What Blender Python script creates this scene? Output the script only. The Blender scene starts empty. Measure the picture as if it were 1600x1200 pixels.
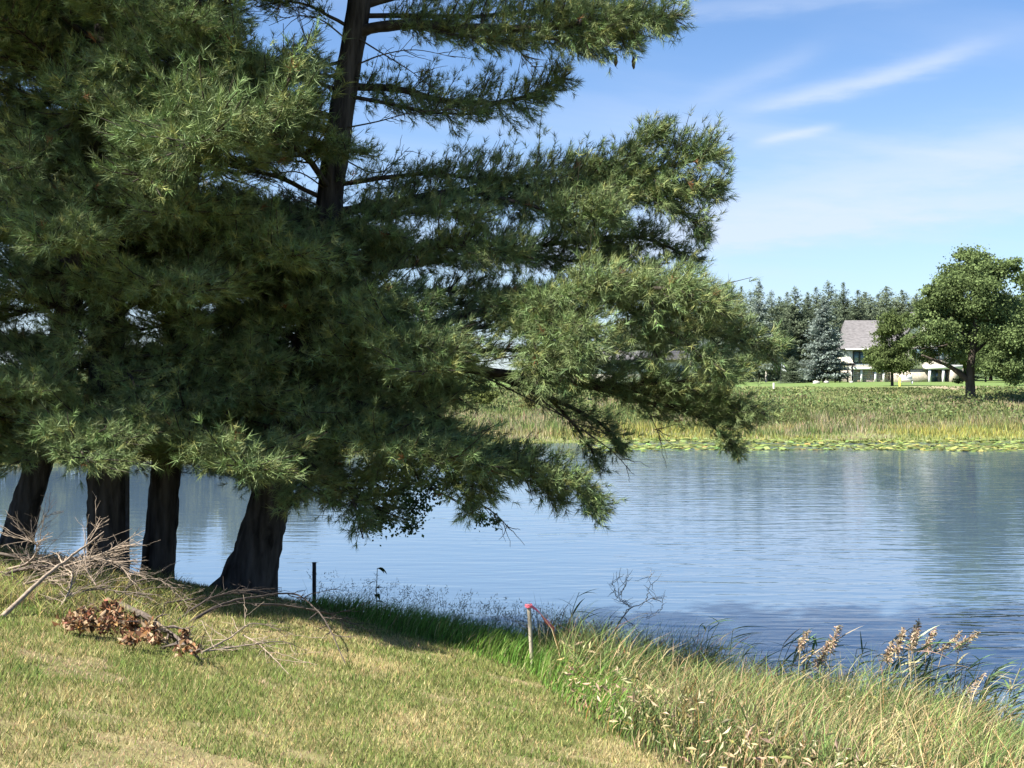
import bpy, math, random
import numpy as np
rng = np.random.default_rng(7)
random.seed(7)
sc = bpy.context.scene
col = sc.collection
R = math.radians

# ------------------------------------------------------------------ camera
CAMZ, F, HY = 4.2, 1930.0, 585.0          # eye above the water, focal length and horizon of the 1600 px photo
cam_d = bpy.data.cameras.new('camera')
cam_d.sensor_width = 36.0
cam_d.lens = 36.0 * F / 1600.0
cam_d.shift_y = -(600.0 - HY) / 1600.0
cam_d.clip_end = 6000
cam = bpy.data.objects.new('camera', cam_d)
cam.location = (0, 0, CAMZ); cam.rotation_euler = (R(90), 0, 0)
col.objects.link(cam); sc.camera = cam

# ------------------------------------------------------------------ light
SUN_EL = R(50)
SUN_H = np.array([-0.90, -0.44]); SUN_H /= np.linalg.norm(SUN_H)      # horizontal direction towards the sun
SUN = np.array([SUN_H[0]*math.cos(SUN_EL), SUN_H[1]*math.cos(SUN_EL), math.sin(SUN_EL)])
w = bpy.data.worlds.new('World'); sc.world = w; w.use_nodes = True
nt = w.node_tree; N = nt.nodes; LK = nt.links; N.clear()
def nd(t, x=None, **kw):
    n = N.new(t)
    for k, v in kw.items(): setattr(n, k, v)
    return n
def mth(op, a, b=None, c=None):
    n = N.new('ShaderNodeMath'); n.operation = op
    for i, v in enumerate((a, b, c)):
        if v is None: continue
        if isinstance(v, (int, float)): n.inputs[i].default_value = v
        else: LK.new(v, n.inputs[i])
    return n.outputs[0]
sky = nd('ShaderNodeTexSky', sky_type='NISHITA')
sky.sun_disc = False; sky.sun_elevation = SUN_EL
sky.sun_rotation = math.atan2(SUN_H[0], SUN_H[1])
sky.air_density = 1.0; sky.dust_density = 0.25; sky.ozone_density = 3.0; sky.altitude = 200
geo = nd('ShaderNodeTexCoord')
sep = nd('ShaderNodeSeparateXYZ'); LK.new(geo.outputs['Generated'], sep.inputs[0])
X, Y, Z = sep.outputs
az = mth('ARCTAN2', X, Y)                                   # radians, 0 = straight ahead
el = mth('ARCTAN2', Z, mth('SQRT', mth('ADD', mth('MULTIPLY', X, X), mth('MULTIPLY', Y, Y))))
zc = mth('MAXIMUM', Z, 0.04)
# thin cirrus on a high flat layer
px_ = mth('DIVIDE', X, mth('ADD', zc, 0.18)); py_ = mth('DIVIDE', Y, mth('ADD', zc, 0.18))
cx = nd('ShaderNodeCombineXYZ')
LK.new(mth('MULTIPLY', mth('ADD', px_, mth('MULTIPLY', py_, 0.35)), 0.55), cx.inputs[0])
LK.new(mth('MULTIPLY', mth('SUBTRACT', py_, mth('MULTIPLY', px_, 0.25)), 2.3), cx.inputs[1])
n1 = nd('ShaderNodeTexNoise'); n1.inputs['Scale'].default_value = 1.0; n1.inputs['Detail'].default_value = 7
n1.inputs['Roughness'].default_value = 0.5; n1.inputs['Distortion'].default_value = 0.5
LK.new(cx.outputs[0], n1.inputs['Vector'])
r1 = nd('ShaderNodeMapRange', interpolation_type='SMOOTHSTEP'); LK.new(n1.outputs['Fac'], r1.inputs[0])
r1.inputs[1].default_value = 0.44; r1.inputs[2].default_value = 0.78; r1.inputs[4].default_value = 0.34
# streaks: soft wisps along slanted lines in azimuth / elevation
n2 = nd('ShaderNodeTexNoise'); n2.inputs['Scale'].default_value = 1.0; n2.inputs['Detail'].default_value = 6; n2.inputs['Roughness'].default_value = .6
c2 = nd('ShaderNodeCombineXYZ'); LK.new(mth('MULTIPLY', az, 22.0), c2.inputs[0]); LK.new(mth('MULTIPLY', el, 95.0), c2.inputs[1])
LK.new(c2.outputs[0], n2.inputs['Vector'])
nz = mth('SUBTRACT', n2.outputs['Fac'], 0.5)
def wisp(a0, e0, half, slope, thick, amp, curve=0.0):
    da = mth('SUBTRACT', az, a0)
    line = mth('ADD', mth('MULTIPLY', da, slope), mth('MULTIPLY', mth('MULTIPLY', da, da), curve))
    de = mth('SUBTRACT', mth('SUBTRACT', el, e0), line)
    de = mth('ADD', de, mth('MULTIPLY', nz, thick*1.5))
    u = mth('DIVIDE', de, thick); v = mth('DIVIDE', da, half)
    g = mth('ADD', mth('MULTIPLY', u, u), mth('MULTIPLY', mth('MULTIPLY', v, v), mth('MULTIPLY', v, v)))
    g = mth('EXPONENT', mth('MULTIPLY', g, -1.0))
    return mth('MULTIPLY', g, mth('ADD', amp, mth('MULTIPLY', nz, amp*0.9)))
def A(px): return math.atan((px-800)/F)
def E(px, py): return math.atan((HY-py)/math.hypot(F, px-800))
ws = [wisp(A(1345), E(1345,130), .088, .20, .0075, .55, .4), wisp(A(1240), E(1240,211), .03, .17, .004, .42),
      wisp(A(1480), E(1480,262), .30, .17, .024, .46), wisp(A(1400), E(1400,340), .30, .09, .013, .42),
      wisp(A(1180), E(1180,120), .05, .35, .010, .20), wisp(A(1200), E(1200,6), .14, .03, .008, .25)]
tot = r1.outputs[0]
for q in ws: tot = mth('ADD', tot, q)
hz = nd('ShaderNodeMapRange', interpolation_type='SMOOTHSTEP'); LK.new(el, hz.inputs[0])
hz.inputs[1].default_value = 0.32; hz.inputs[2].default_value = 0.0; hz.inputs[3].default_value = 0.0; hz.inputs[4].default_value = 0.38
tot = mth('MINIMUM', mth('ADD', tot, hz.outputs[0]), 0.85)
tint = nd('ShaderNodeMix', data_type='RGBA', blend_type='MULTIPLY'); tint.inputs[0].default_value = 1.0
LK.new(sky.outputs[0], tint.inputs[6]); tint.inputs[7].default_value = (0.85, 1.02, 1.21, 1)
mixc = nd('ShaderNodeMix', data_type='RGBA'); LK.new(tot, mixc.inputs[0])
LK.new(tint.outputs[2], mixc.inputs[6]); mixc.inputs[7].default_value = (5.1, 5.8, 7.2, 1)
bg = nd('ShaderNodeBackground'); LK.new(mixc.outputs[2], bg.inputs[0]); bg.inputs[1].default_value = 0.0505
out = nd('ShaderNodeOutputWorld'); LK.new(bg.outputs[0], out.inputs[0])
sd = bpy.data.lights.new('sun', 'SUN'); sd.energy = 5.0; sd.angle = R(0.53); sd.color = (1.0, 0.955, 0.87)
sun = bpy.data.objects.new('sun', sd); col.objects.link(sun)
from mathutils import Vector, Matrix
sun.rotation_euler = Vector(SUN).to_track_quat('Z', 'Y').to_euler()
sun.location = (-40, -20, 60)
vs = sc.view_settings
vs.view_transform = 'Standard'; vs.look = 'None'; vs.exposure = 1.6; vs.gamma = 1.0
vs.use_curve_mapping = False
cy = sc.cycles
cy.max_bounces = 5; cy.diffuse_bounces = 1; cy.glossy_bounces = 3; cy.transmission_bounces = 4; cy.transparent_max_bounces = 4
cy.caustics_reflective = False; cy.caustics_refractive = False

# ------------------------------------------------------------------ helpers
def tag(o, label=None, cat=None, group=None, kind=None):
    if label: o['label'] = label
    if cat: o['category'] = cat
    if group: o['group'] = group
    if kind: o['kind'] = kind
    return o
def empty(name, loc, label=None, cat=None, group=None):
    o = bpy.data.objects.new(name, None); o.location = loc; o.empty_display_size = .2
    col.objects.link(o); return tag(o, label, cat, group)
class Soup:
    """collects triangles / quads as numpy blocks; build() links them as one mesh object"""
    def __init__(s): s.v = []; s.f = []; s.c = []; s.n = 0
    def add(s, v, f, c=(1, 1, 1)):
        v = np.asarray(v, float).reshape(-1, 3); f = np.asarray(f, np.int64)
        c = np.asarray(c, float)
        if c.ndim == 1: c = np.broadcast_to(c[:3], (len(v), 3))
        s.v.append(v); s.f.append(f + s.n); s.c.append(c); s.n += len(v)
    def mesh(s, name, mats, smooth=False):
        me = bpy.data.meshes.new(name)
        V = np.concatenate(s.v); C = np.concatenate(s.c)
        loops = np.concatenate([f.reshape(-1) for f in s.f]); sizes = np.concatenate([np.full(len(f), f.shape[1]) for f in s.f])
        st = np.concatenate([[0], np.cumsum(sizes)[:-1]])
        me.vertices.add(len(V)); me.vertices.foreach_set('co', V.astype(np.float32).ravel())
        me.loops.add(len(loops)); me.loops.foreach_set('vertex_index', loops.astype(np.int32))
        me.polygons.add(len(sizes)); me.polygons.foreach_set('loop_start', st.astype(np.int32))
        me.polygons.foreach_set('loop_total', sizes.astype(np.int32))
        if smooth: me.polygons.foreach_set('use_smooth', np.ones(len(sizes), bool))
        me.update(calc_edges=True)
        at = me.color_attributes.new('tint', 'FLOAT_COLOR', 'POINT')
        at.data.foreach_set('color', np.concatenate([C, np.ones((len(C), 1))], 1).astype(np.float32).ravel())
        for m in (mats if isinstance(mats, (list, tuple)) else [mats]): me.materials.append(m)
        return me
    def build(s, name, mats, parent=None, smooth=False, loc=None):
        o = bpy.data.objects.new(name, s.mesh(name, mats, smooth)); col.objects.link(o)
        if parent is not None: o.parent = parent
        if loc is not None: o.location = loc
        return o
def catmull(P, n):
    P = np.asarray(P, float)
    Q = np.vstack([2*P[0]-P[1], P, 2*P[-1]-P[-2]])
    t = np.linspace(0, len(P)-1-1e-6, n); i = t.astype(int); u = (t-i)[:, None]
    a, b, c, d = Q[i], Q[i+1], Q[i+2], Q[i+3]
    return .5*((2*b)+(-a+c)*u+(2*a-5*b+4*c-d)*u*u+(-a+3*b-3*c+d)*u**3)
def unit(v): 
    v = np.asarray(v, float); return v/np.maximum(np.linalg.norm(v, axis=-1, keepdims=True), 1e-9)
def tube(s, P, rad, k=6, c=(1, 1, 1), rough=0.0, cap=True):
    P = np.asarray(P, float); n = len(P); rad = np.broadcast_to(np.asarray(rad, float), (n,))
    T = unit(np.gradient(P, axis=0)); ref = np.array([0, 0, 1.0]) if abs(T[:, 2]).mean() < .8 else np.array([1.0, 0, 0])
    A_ = unit(np.cross(T, ref)); B_ = np.cross(T, A_)
    a = np.arange(k)*2*math.pi/k
    rr = rad[:, None]*(1+rough*rng.standard_normal((n, k))) if rough else np.repeat(rad[:, None], k, 1)
    V = P[:, None, :]+rr[..., None]*(np.cos(a)[None, :, None]*A_[:, None, :]+np.sin(a)[None, :, None]*B_[:, None, :])
    i = np.arange(n-1)[:, None]*k; j = np.arange(k)[None, :]; j2 = (j+1) % k
    f = np.stack([i+j, i+j2, i+k+j2, i+k+j], -1).reshape(-1, 4)
    s.add(V.reshape(-1, 3), f, c)
    if cap and k > 3:
        for ring in (0, n-1):
            ix = np.arange(k); cc = V[ring].mean(0)
            s.add(np.vstack([V[ring], cc]), np.stack([ix, (ix+1) % k, np.full(k, k)], 1), c)
def box(s, lo, hi, c=(1, 1, 1)):
    x0, y0, z0 = lo; x1, y1, z1 = hi
    v = [(x0,y0,z0),(x1,y0,z0),(x1,y1,z0),(x0,y1,z0),(x0,y0,z1),(x1,y0,z1),(x1,y1,z1),(x0,y1,z1)]
    s.add(v, [(0,3,2,1),(4,5,6,7),(0,1,5,4),(1,2,6,5),(2,3,7,6),(3,0,4,7)], c)
_h = rng.random((256, 256))
def vnoise(x, y):
    x = np.asarray(x, float); y = np.asarray(y, float)
    i = np.floor(x).astype(int); j = np.floor(y).astype(int); u = x-i; v = y-j; u = u*u*(3-2*u); v = v*v*(3-2*v)
    g = lambda a, b: _h[a & 255, b & 255]
    return (g(i, j)*(1-u)+g(i+1, j)*u)*(1-v)+(g(i, j+1)*(1-u)+g(i+1, j+1)*u)*v
def fbm(x, y, o=4):
    r = 0; a = .5
    for k in range(o): r = r+a*vnoise(x*2**k+17*k, y*2**k+31*k); a *= .5
    return r/(1-.5**o)
def P3(px, py, Yd): return np.array([(px-800)/F*Yd, Yd, CAMZ-(py-HY)/F*Yd])
def project(p):
    p = np.asarray(p, float); y = np.maximum(p[..., 1], .1)
    return 800+F*p[..., 0]/y, HY+F*(CAMZ-p[..., 2])/y
def inpoly(px, py, poly):
    poly = np.asarray(poly, float); r = np.zeros(np.shape(px), bool); j = len(poly)-1
    for i in range(len(poly)):
        xi, yi = poly[i]; xj, yj = poly[j]
        cnd = ((yi > py) != (yj > py)) & (px < (xj-xi)*(py-yi)/(yj-yi+1e-12)+xi)
        r ^= cnd; j = i
    return r

# ------------------------------------------------------------------ materials
def mat(name, rgb=(.5, .5, .5), rough=.7, attr=False, transl=0.0, gloss=0.0, noise=None, bump=None, spec=0.3):
    m = bpy.data.materials.new(name); m.use_nodes = True
    t = m.node_tree; n = t.nodes; L = t.links; n.clear()
    o = n.new('ShaderNodeOutputMaterial')
    if attr:
        a = n.new('ShaderNodeAttribute'); a.attribute_name = 'tint'; csock = a.outputs['Color']
    else:
        c = n.new('ShaderNodeRGB'); c.outputs[0].default_value = (*rgb, 1); csock = c.outputs[0]
    if noise:                                       # (scale, amount, stretch xyz)
        tc = n.new('ShaderNodeTexCoord'); mp = n.new('ShaderNodeMapping'); L.new(tc.outputs['Object'], mp.inputs[0])
        mp.inputs['Scale'].default_value = noise[2]
        tx = n.new('ShaderNodeTexNoise'); tx.inputs['Scale'].default_value = noise[0]; tx.inputs['Detail'].default_value = 5
        L.new(mp.outputs[0], tx.inputs['Vector'])
        mr = n.new('ShaderNodeMapRange'); L.new(tx.outputs['Fac'], mr.inputs[0])
        mr.inputs[1].default_value = .3; mr.inputs[2].default_value = .7
        mr.inputs[3].default_value = 1-noise[1]; mr.inputs[4].default_value = 1+noise[1]
        mx = n.new('ShaderNodeMix'); mx.data_type = 'RGBA'; mx.blend_type = 'MULTIPLY'; mx.inputs[0].default_value = 1
        L.new(csock, mx.inputs[6]); L.new(mr.outputs[0], mx.inputs[7]); csock = mx.outputs[2]
    if transl:
        d = n.new('ShaderNodeBsdfDiffuse'); L.new(csock, d.inputs[0])
        tr = n.new('ShaderNodeBsdfTranslucent'); L.new(csock, tr.inputs[0])
        ms = n.new('ShaderNodeMixShader'); ms.inputs[0].default_value = transl
        L.new(d.outputs[0], ms.inputs[1]); L.new(tr.outputs[0], ms.inputs[2]); s = ms.outputs[0]
        if gloss:
            g = n.new('ShaderNodeBsdfGlossy'); g.inputs['Roughness'].default_value = rough; g.inputs[0].default_value = (.9, 1, .95, 1)
            m2 = n.new('ShaderNodeMixShader'); m2.inputs[0].default_value = gloss
            L.new(s, m2.inputs[1]); L.new(g.outputs[0], m2.inputs[2]); s = m2.outputs[0]
        L.new(s, o.inputs[0])
    else:
        b = n.new('ShaderNodeBsdfPrincipled'); L.new(csock, b.inputs['Base Color'])
        b.inputs['Roughness'].default_value = rough; b.inputs['Specular IOR Level'].default_value = spec
        L.new(b.outputs[0], o.inputs[0])
        if bump and noise:
            bp = n.new('ShaderNodeBump'); bp.inputs['Strength'].default_value = bump[0]; bp.inputs['Distance'].default_value = bump[1]
            L.new(tx.outputs['Fac'], bp.inputs['Height']); L.new(bp.outputs[0], b.inputs['Normal'])
    return m
M = {}
M['needle'] = mat('pine_needles', attr=True, transl=.08, gloss=.015, rough=.55)
M['leaf'] = mat('broad_leaf', attr=True, transl=.35)
M['grass'] = mat('grass_blades', attr=True, transl=.35)
M['bark'] = mat('pine_bark', (.055, .048, .043), .95, noise=(11, .75, (1, 1, .16)), bump=(1.0, .05), spec=.1)
M['twig'] = mat('pine_twig', (.060, .050, .042), .9, noise=(14, .4, (1, 1, 1)), spec=.1)
M['oakbark'] = mat('oak_bark', (.075, .062, .050), .95, noise=(3, .4, (1, 1, .3)), spec=.1)
M['deadwood'] = mat('dead_wood', attr=True, rough=.85, noise=(22, .35, (1, 1, 1)), spec=.2)
M['stake'] = mat('stake_wood', (.42, .36, .27), .8, noise=(30, .3, (1, 1, .15)), bump=(.5, .004))
M['ribbon'] = mat('pink_ribbon', (.86, .17, .23), .4, spec=.5)
M['iron'] = mat('dark_metal', (.03, .03, .034), .6, noise=(20, .4, (1, 1, 1)))
M['roof'] = mat('roof_shingle', (.125, .118, .120), .9, noise=(2.2, .28, (1, 1, 3)))
M['siding'] = mat('white_siding', (.74, .68, .58), .7, noise=(.8, .06, (1, 1, 1)))
M['beam'] = mat('white_trim', (.82, .80, .76), .6, noise=(.8, .05, (1, 1, 1)))
M['stone'] = mat('stone', attr=True, rough=.9, noise=(4, .25, (1, 1, 1)))
M['glass'] = mat('window_glass', (.10, .15, .17), .08, spec=.8, noise=(.6, .3, (1, 1, 1)))
M['darkwood'] = mat('dark_timber', (.05, .042, .038), .8, noise=(3, .4, (1, 1, 1)))
M['yellow'] = mat('yellow_paint', (.72, .66, .10), .6, noise=(3, .1, (1, 1, 1)))
M['white'] = mat('white_cloth', (.80, .80, .82), .8, noise=(3, .06, (1, 1, 1)))
M['greypost'] = mat('grey_wood', (.42, .40, .36), .85, noise=(6, .3, (1, 1, .2)))
M['rock'] = mat('pale_rock', (.40, .38, .34), .9, noise=(5, .25, (1, 1, 1)))

# ------------------------------------------------------------------ terrain
SX = [-300, -40, -12, -8, -3, .2, 3, 5.8, 12, 30, 60, 300]
SY = [60, 26, 20, 19.3, 18.2, 16.6, 14.9, 13.9, 12, 8, 0, -60]
FX = [-300, -60, -24, -10, 0, 8, 30, 60, 300]
FY = [70, 55, 56, 64, 74, 77, 77, 80, 110]
_wob = np.random.default_rng(3).random(400)*2.4
def shore(x): return np.interp(x, SX, SY)
def fshore(x): return np.interp(x, FX, FY)+np.interp(np.asarray(x, float)/2.6, np.arange(-200, 200), _wob)-1.2
def hgt(x, y):
    x = np.asarray(x, float); y = np.asarray(y, float)
    xc = np.clip(x, -16, 10)
    pl = 2.6-.113*y-.193*xc
    pl = np.where(y < 0, 2.6-.03*y-.193*xc, pl)
    bank = (shore(x)-y)*.52
    k = .18; hh = np.clip(.5+.5*(bank-pl)/k, 0, 1); near = bank*(1-hh)+pl*hh-k*hh*(1-hh)
    near = near+.05*(fbm(x*.8, y*.8, 3)-.5)
    t = y-fshore(x)+2.0*(fbm(x*.15, y*.05, 2)-.5)
    crest = 3.05
    fz = np.interp(t, [-40, -4, 0, 11, 22, 44, 60, 160, 400, 2500], [-2, -.5, .02, .35, 1.55, 2.95, crest, crest+.1, 6, 12])
    fz = fz+np.where(t > 4, .28*(fbm(x*.12, y*.12, 3)-.5), 0)
    lake = np.maximum(near, -1.5)
    return np.where(y < 40, lake, np.maximum(fz, -1.5))
def G(px, py, lo=4.0, hi=30.0):
    """the ground point under a photo pixel"""
    Ys = np.linspace(lo, hi, 4000); Xs = (px-800)/F*Ys; Zs = CAMZ-(py-HY)/F*Ys
    k = np.argmax(hgt(Xs, Ys) >= Zs); return np.array([Xs[k], Ys[k], float(hgt(Xs[k], Ys[k]))])
xs = np.unique(np.concatenate([np.arange(-12, 12.01, .2), -12-np.geomspace(.25, 1500, 46), 12+np.geomspace(.25, 1500, 46)]))
ys = np.unique(np.concatenate([np.arange(-3, 22, .2), np.arange(22, 50, 2), np.arange(50, 135, 1.2), np.geomspace(135, 2600, 40), -3-np.geomspace(.5, 200, 14)]))
gx, gy = np.meshgrid(xs, ys); gz = hgt(gx, gy)
nx, ny = len(xs), len(ys)
ii = (np.arange(ny-1)[:, None]*nx+np.arange(nx-1)[None, :])
fq = np.stack([ii, ii+1, ii+nx+1, ii+nx], -1).reshape(-1, 4)
s = Soup()
V = np.stack([gx, gy, gz], -1).reshape(-1, 3)
def lawn_edge(x): return np.interp(x, [-30, -6, -2.8, -1.5, -.5, .2, .54, 1.0, 1.7, 3, 5, 8, 20], [16.2, 16.0, 15.5, 14.1, 13.4, 12.6, 10.6, 9.4, 8.2, 7.0, 5.8, 4.6, 3])
def straw(x, y):
    return np.clip((.5*fbm(x*.75+9, y*.5+3, 4)+.5*fbm(x*2.6+9, y*1.6+3, 3)-.42)*4.0, 0, 1)
g_gr = np.array([.16, .175, .055]); g_st = np.array([.36, .30, .145]); g_soil = np.array([.075, .06, .04])
xx, yy = V[:, 0], V[:, 1]
nearc = g_gr*(1-straw(xx, yy))[:, None]+g_st*straw(xx, yy)[:, None]
nearc = nearc*.75
nearc = np.where((yy > lawn_edge(xx))[:, None], g_soil, nearc)
t_ = yy-fshore(xx)
mead = np.array([.15, .165, .065])*(.75+.6*fbm(xx*.2, yy*.2, 3))[:, None]
lawn2 = np.array([.125, .18, .055])
pale = np.array([.30, .24, .17])
farc = np.where((t_ > 46)[:, None], lawn2, mead)
farc = np.where(((t_ > 41) & (t_ < 46) & (fbm(xx*.1, yy*.05, 2) > .5))[:, None], pale, farc)
farc = np.where((t_ > 170)[:, None], np.array([.06, .085, .03]), farc)
C = np.where((yy < 40)[:, None], nearc, farc)
C = np.where((V[:, 2] < -.1)[:, None], np.array([.05, .05, .035]), C)
s.add(V, fq, C)
M['ground'] = mat('ground_soil_turf', attr=True, rough=.95, noise=(6, .22, (1, 1, 1)), spec=.1)
ground = s.build('ground', M['ground'], smooth=True); tag(ground, kind='structure')

# ------------------------------------------------------------------ water
def water_mat():
    m = bpy.data.materials.new('lake_water'); m.use_nodes = True
    t = m.node_tree; n = t.nodes; L = t.links; n.clear()
    o = n.new('ShaderNodeOutputMaterial'); b = n.new('ShaderNodeBsdfPrincipled'); L.new(b.outputs[0], o.inputs[0])
    b.inputs['Base Color'].default_value = (.062, .100, .145, 1); b.inputs['Roughness'].default_value = .03
    b.inputs['IOR'].default_value = 2.3; b.inputs['Specular IOR Level'].default_value = .5
    tc = n.new('ShaderNodeTexCoord')
    def noise(scale, rot, st, detail=2, dist=0.0):
        mp = n.new('ShaderNodeMapping'); mp.inputs['Rotation'].default_value = (0, 0, rot); mp.inputs['Scale'].default_value = st
        L.new(tc.outputs['Object'], mp.inputs[0])
        x = n.new('ShaderNodeTexNoise'); x.inputs['Scale'].default_value = scale; x.inputs['Detail'].default_value = detail
        x.inputs['Distortion'].default_value = dist; L.new(mp.outputs[0], x.inputs['Vector']); return x.outputs['Fac']
    def m2(op, a, b_):
        q = n.new('ShaderNodeMath'); q.operation = op
        for i, v in enumerate((a, b_)):
            if isinstance(v, (int, float)): q.inputs[i].default_value = v
            else: L.new(v, q.inputs[i])
        return q.outputs[0]
    a = noise(1.0, R(9), (.42, 1.9, 1), 1, .35); c = noise(1.0, R(-10), (1.3, 4.6, 1), 1, .3); d = noise(1.0, R(8), (5, 12, 1), 1)
    big = noise(.10, R(10), (.6, 1.6, 1), 3)
    hsum = m2('ADD', m2('ADD', m2('MULTIPLY', a, .018), m2('MULTIPLY', c, .0105)), m2('MULTIPLY', d, .002))
    mr = n.new('ShaderNodeMapRange'); L.new(big, mr.inputs[0]); mr.inputs[1].default_value = .35; mr.inputs[2].default_value = .65
    mr.inputs[3].default_value = .62; mr.inputs[4].default_value = .92
    sx = n.new('ShaderNodeSeparateXYZ'); L.new(tc.outputs['Object'], sx.inputs[0])
    lee = n.new('ShaderNodeMapRange'); lee.interpolation_type = 'SMOOTHSTEP'; L.new(sx.outputs[0], lee.inputs[0])       # calmer in the lee of the trees
    lee.inputs[1].default_value = -9; lee.inputs[2].default_value = 6; lee.inputs[3].default_value = .42; lee.inputs[4].default_value = 1.0
    hs = m2('MULTIPLY', m2('MULTIPLY', hsum, mr.outputs[0]), lee.outputs[0])
    bp = n.new('ShaderNodeBump'); bp.inputs['Strength'].default_value = 1.0; bp.inputs['Distance'].default_value = 1.0
    L.new(hs, bp.inputs['Height']); L.new(bp.outputs[0], b.inputs['Normal'])
    return m
s = Soup()
wx = np.linspace(-260, 260, 41); wy = np.linspace(-20, 125, 31)
ax, ay = np.meshgrid(wx, wy); ii = (np.arange(30)[:, None]*41+np.arange(40)[None, :])
s.add(np.stack([ax, ay, 0*ax], -1).reshape(-1, 3), np.stack([ii, ii+1, ii+42, ii+41], -1).reshape(-1, 4))
tag(s.build('water', water_mat(), smooth=True), kind='structure')

# ------------------------------------------------------------------ blades
def blades(s, p, h, wd, colr, bend=.3, segs=2, yaw=None, lean=None, tipw=.0, wilt=0.0):
    n = len(p); h = np.broadcast_to(h, (n,)); wd = np.broadcast_to(wd, (n,))
    yaw = rng.random(n)*2*math.pi if yaw is None else yaw
    W = np.stack([np.cos(yaw), np.sin(yaw), 0*yaw], -1)
    if lean is None:
        a = rng.random(n)*2*math.pi; lean = np.stack([np.cos(a), np.sin(a), 0*a], -1)
    B = lean*(bend*rng.uniform(.3, 1.4, n))[:, None]
    rows = []
    for k in range(segs+1):
        t = k/segs
        c = p+B*h[:, None]*(t**1.8)+np.array([0, 0, 1.0])*(h*(t-wilt*t**3))[:, None]
        ww = wd*(1-t*.75 if k < segs else tipw)
        if k == segs and tipw == 0: rows.append(c[:, None, :])
        else: rows.append(np.stack([c-W*ww[:, None]/2, c+W*ww[:, None]/2], 1))
    Vb = np.concatenate(rows, 1); m = Vb.shape[1]; base = np.arange(n)[:, None]*m
    CC = np.repeat(colr, m, 0)
    if segs > 1:
        quads = np.concatenate([base+np.array([[2*k, 2*k+1, 2*k+3, 2*k+2]]) for k in range(segs-1)], 0) if segs > 1 else None
        allf_q = quads
        tri = base+np.array([[2*(segs-1), 2*(segs-1)+1, 2*segs]])
        o = s.n; s.add(Vb.reshape(-1, 3), tri, CC); s.f.append(allf_q+o)
    else:
        s.add(Vb.reshape(-1, 3), base+np.array([[0, 1, 2]]), CC)
def jit(c, n, a=.25):
    c = np.asarray(c, float); c = np.broadcast_to(c, (n, 3)); return np.clip(c*(1+a*rng.standard_normal((n, 1)))*(1+.08*rng.standard_normal((n, 3))), .004, .9)

# mown lawn
n = 340000
u = rng.random(n); yb = (4.6**.8+u*(16.8**.8-4.6**.8))**1.25
xb = (rng.random(n)-.5)*1.04*yb
k = yb < lawn_edge(xb)+.25*rng.standard_normal(n); xb, yb = xb[k], yb[k]; n = len(xb)
st = straw(xb, yb); r_ = rng.random(n); isst = r_ < (.24+.58*st)
cl = np.where(isst[:, None], jit((.44, .365, .18), n, .22), jit((.19, .225, .070), n, .28))
hb = rng.uniform(.022, .062, n)*np.where(isst, .85, 1.0)*(.85+.4*fbm(xb*1.3, yb*1.3, 3))
cv = np.clip((fbm(xb*2.3+50, yb*2.3, 3)-.60)*9, 0, 1); k = rng.random(n) < cv*.35; cl[k] = jit((.15, .22, .06), k.sum(), .25)
bare = fbm(xb*1.7+80, yb*2.6, 3) > .70; cl[bare] = jit((.42, .33, .20), bare.sum(), .2); hb[bare] *= .5
s = Soup()
blades(s, np.stack([xb, yb, hgt(xb, yb)-.004], -1), hb, rng.uniform(.0045, .0095, n)*(yb/8)**.5, cl, bend=.75, segs=1)
tag(s.build('lawn_grass', M['grass']), 'mown lawn of mixed green and straw coloured blades sloping to the lake', 'grass', kind='stuff')

# tall bright green grass along the bank, dry weeds on the right
def scatter_band(n, x0, x1, y0, y1):
    x = rng.uniform(x0, x1, n); f = rng.random(n); a = lawn_edge(x)+y0; b = shore(x)+y1
    return x, a+(b-a)*f, f
s = Soup()
x, y, f = scatter_band(34000, -6, .95, -.1, .25); k = y < 19; x, y = x[k], y[k]; n = len(x)
hb = rng.uniform(.16, .42, n)*np.clip((y-lawn_edge(x)+.1)/.5, .25, 1)*np.interp(x, [-6, -3.4, -2.2, 1], [.45, .5, .85, 1.15])
cl = jit((.155, .27, .055), n, .25); k = rng.random(n) < .10; cl[k] = jit((.42, .38, .18), k.sum(), .2)
a = rng.normal(-.15, .75, n); ln = np.stack([np.cos(a), np.sin(a), 0*a], -1)
blades(s, np.stack([x, y, hgt(x, y)-.01], -1), hb, rng.uniform(.007, .014, n), cl, bend=.55, segs=3, lean=ln, wilt=.15)
tag(s.build('bank_grass', M['grass']), 'tall bright green grass along the edge of the lake bank', 'grass', kind='stuff')
s = Soup()
x, y, f = scatter_band(60000, .3, 8.5, -.2, .12); k = rng.random(len(x)) < np.clip((x-.2)/.9+.15, 0, 1); x, y, f = x[k], y[k], f[k]; n = len(x)
dry = np.clip((fbm(x*.9, y*.9, 3)-.38)*3.5, 0, 1)*np.clip(1.25-f*1.1, .1, 1)
isd = rng.random(n) < .32+.6*dry
cl = np.where(isd[:, None], jit((.46, .37, .20), n, .26), jit((.19, .26, .085), n, .34))
k = rng.random(n) < .06; cl[k] = jit((.30, .16, .07), k.sum(), .2); k = rng.random(n) < .26; cl[k] = jit((.085, .115, .045), k.sum(), .3)
hb = rng.uniform(.14, .82, n)*np.clip((y-lawn_edge(x)+.25)/1.6, .25, 1.1)*(.35+1.3*fbm(x*1.1+5, y*1.1, 3))
a = rng.normal(-.1, 1.6, n); ln = np.stack([np.cos(a), np.sin(a), 0*a], -1)
blades(s, np.stack([x, y, hgt(x, y)-.01], -1), hb, rng.uniform(.005, .012, n), cl, bend=.6, segs=3, lean=ln, wilt=.25)
WEED = s
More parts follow.
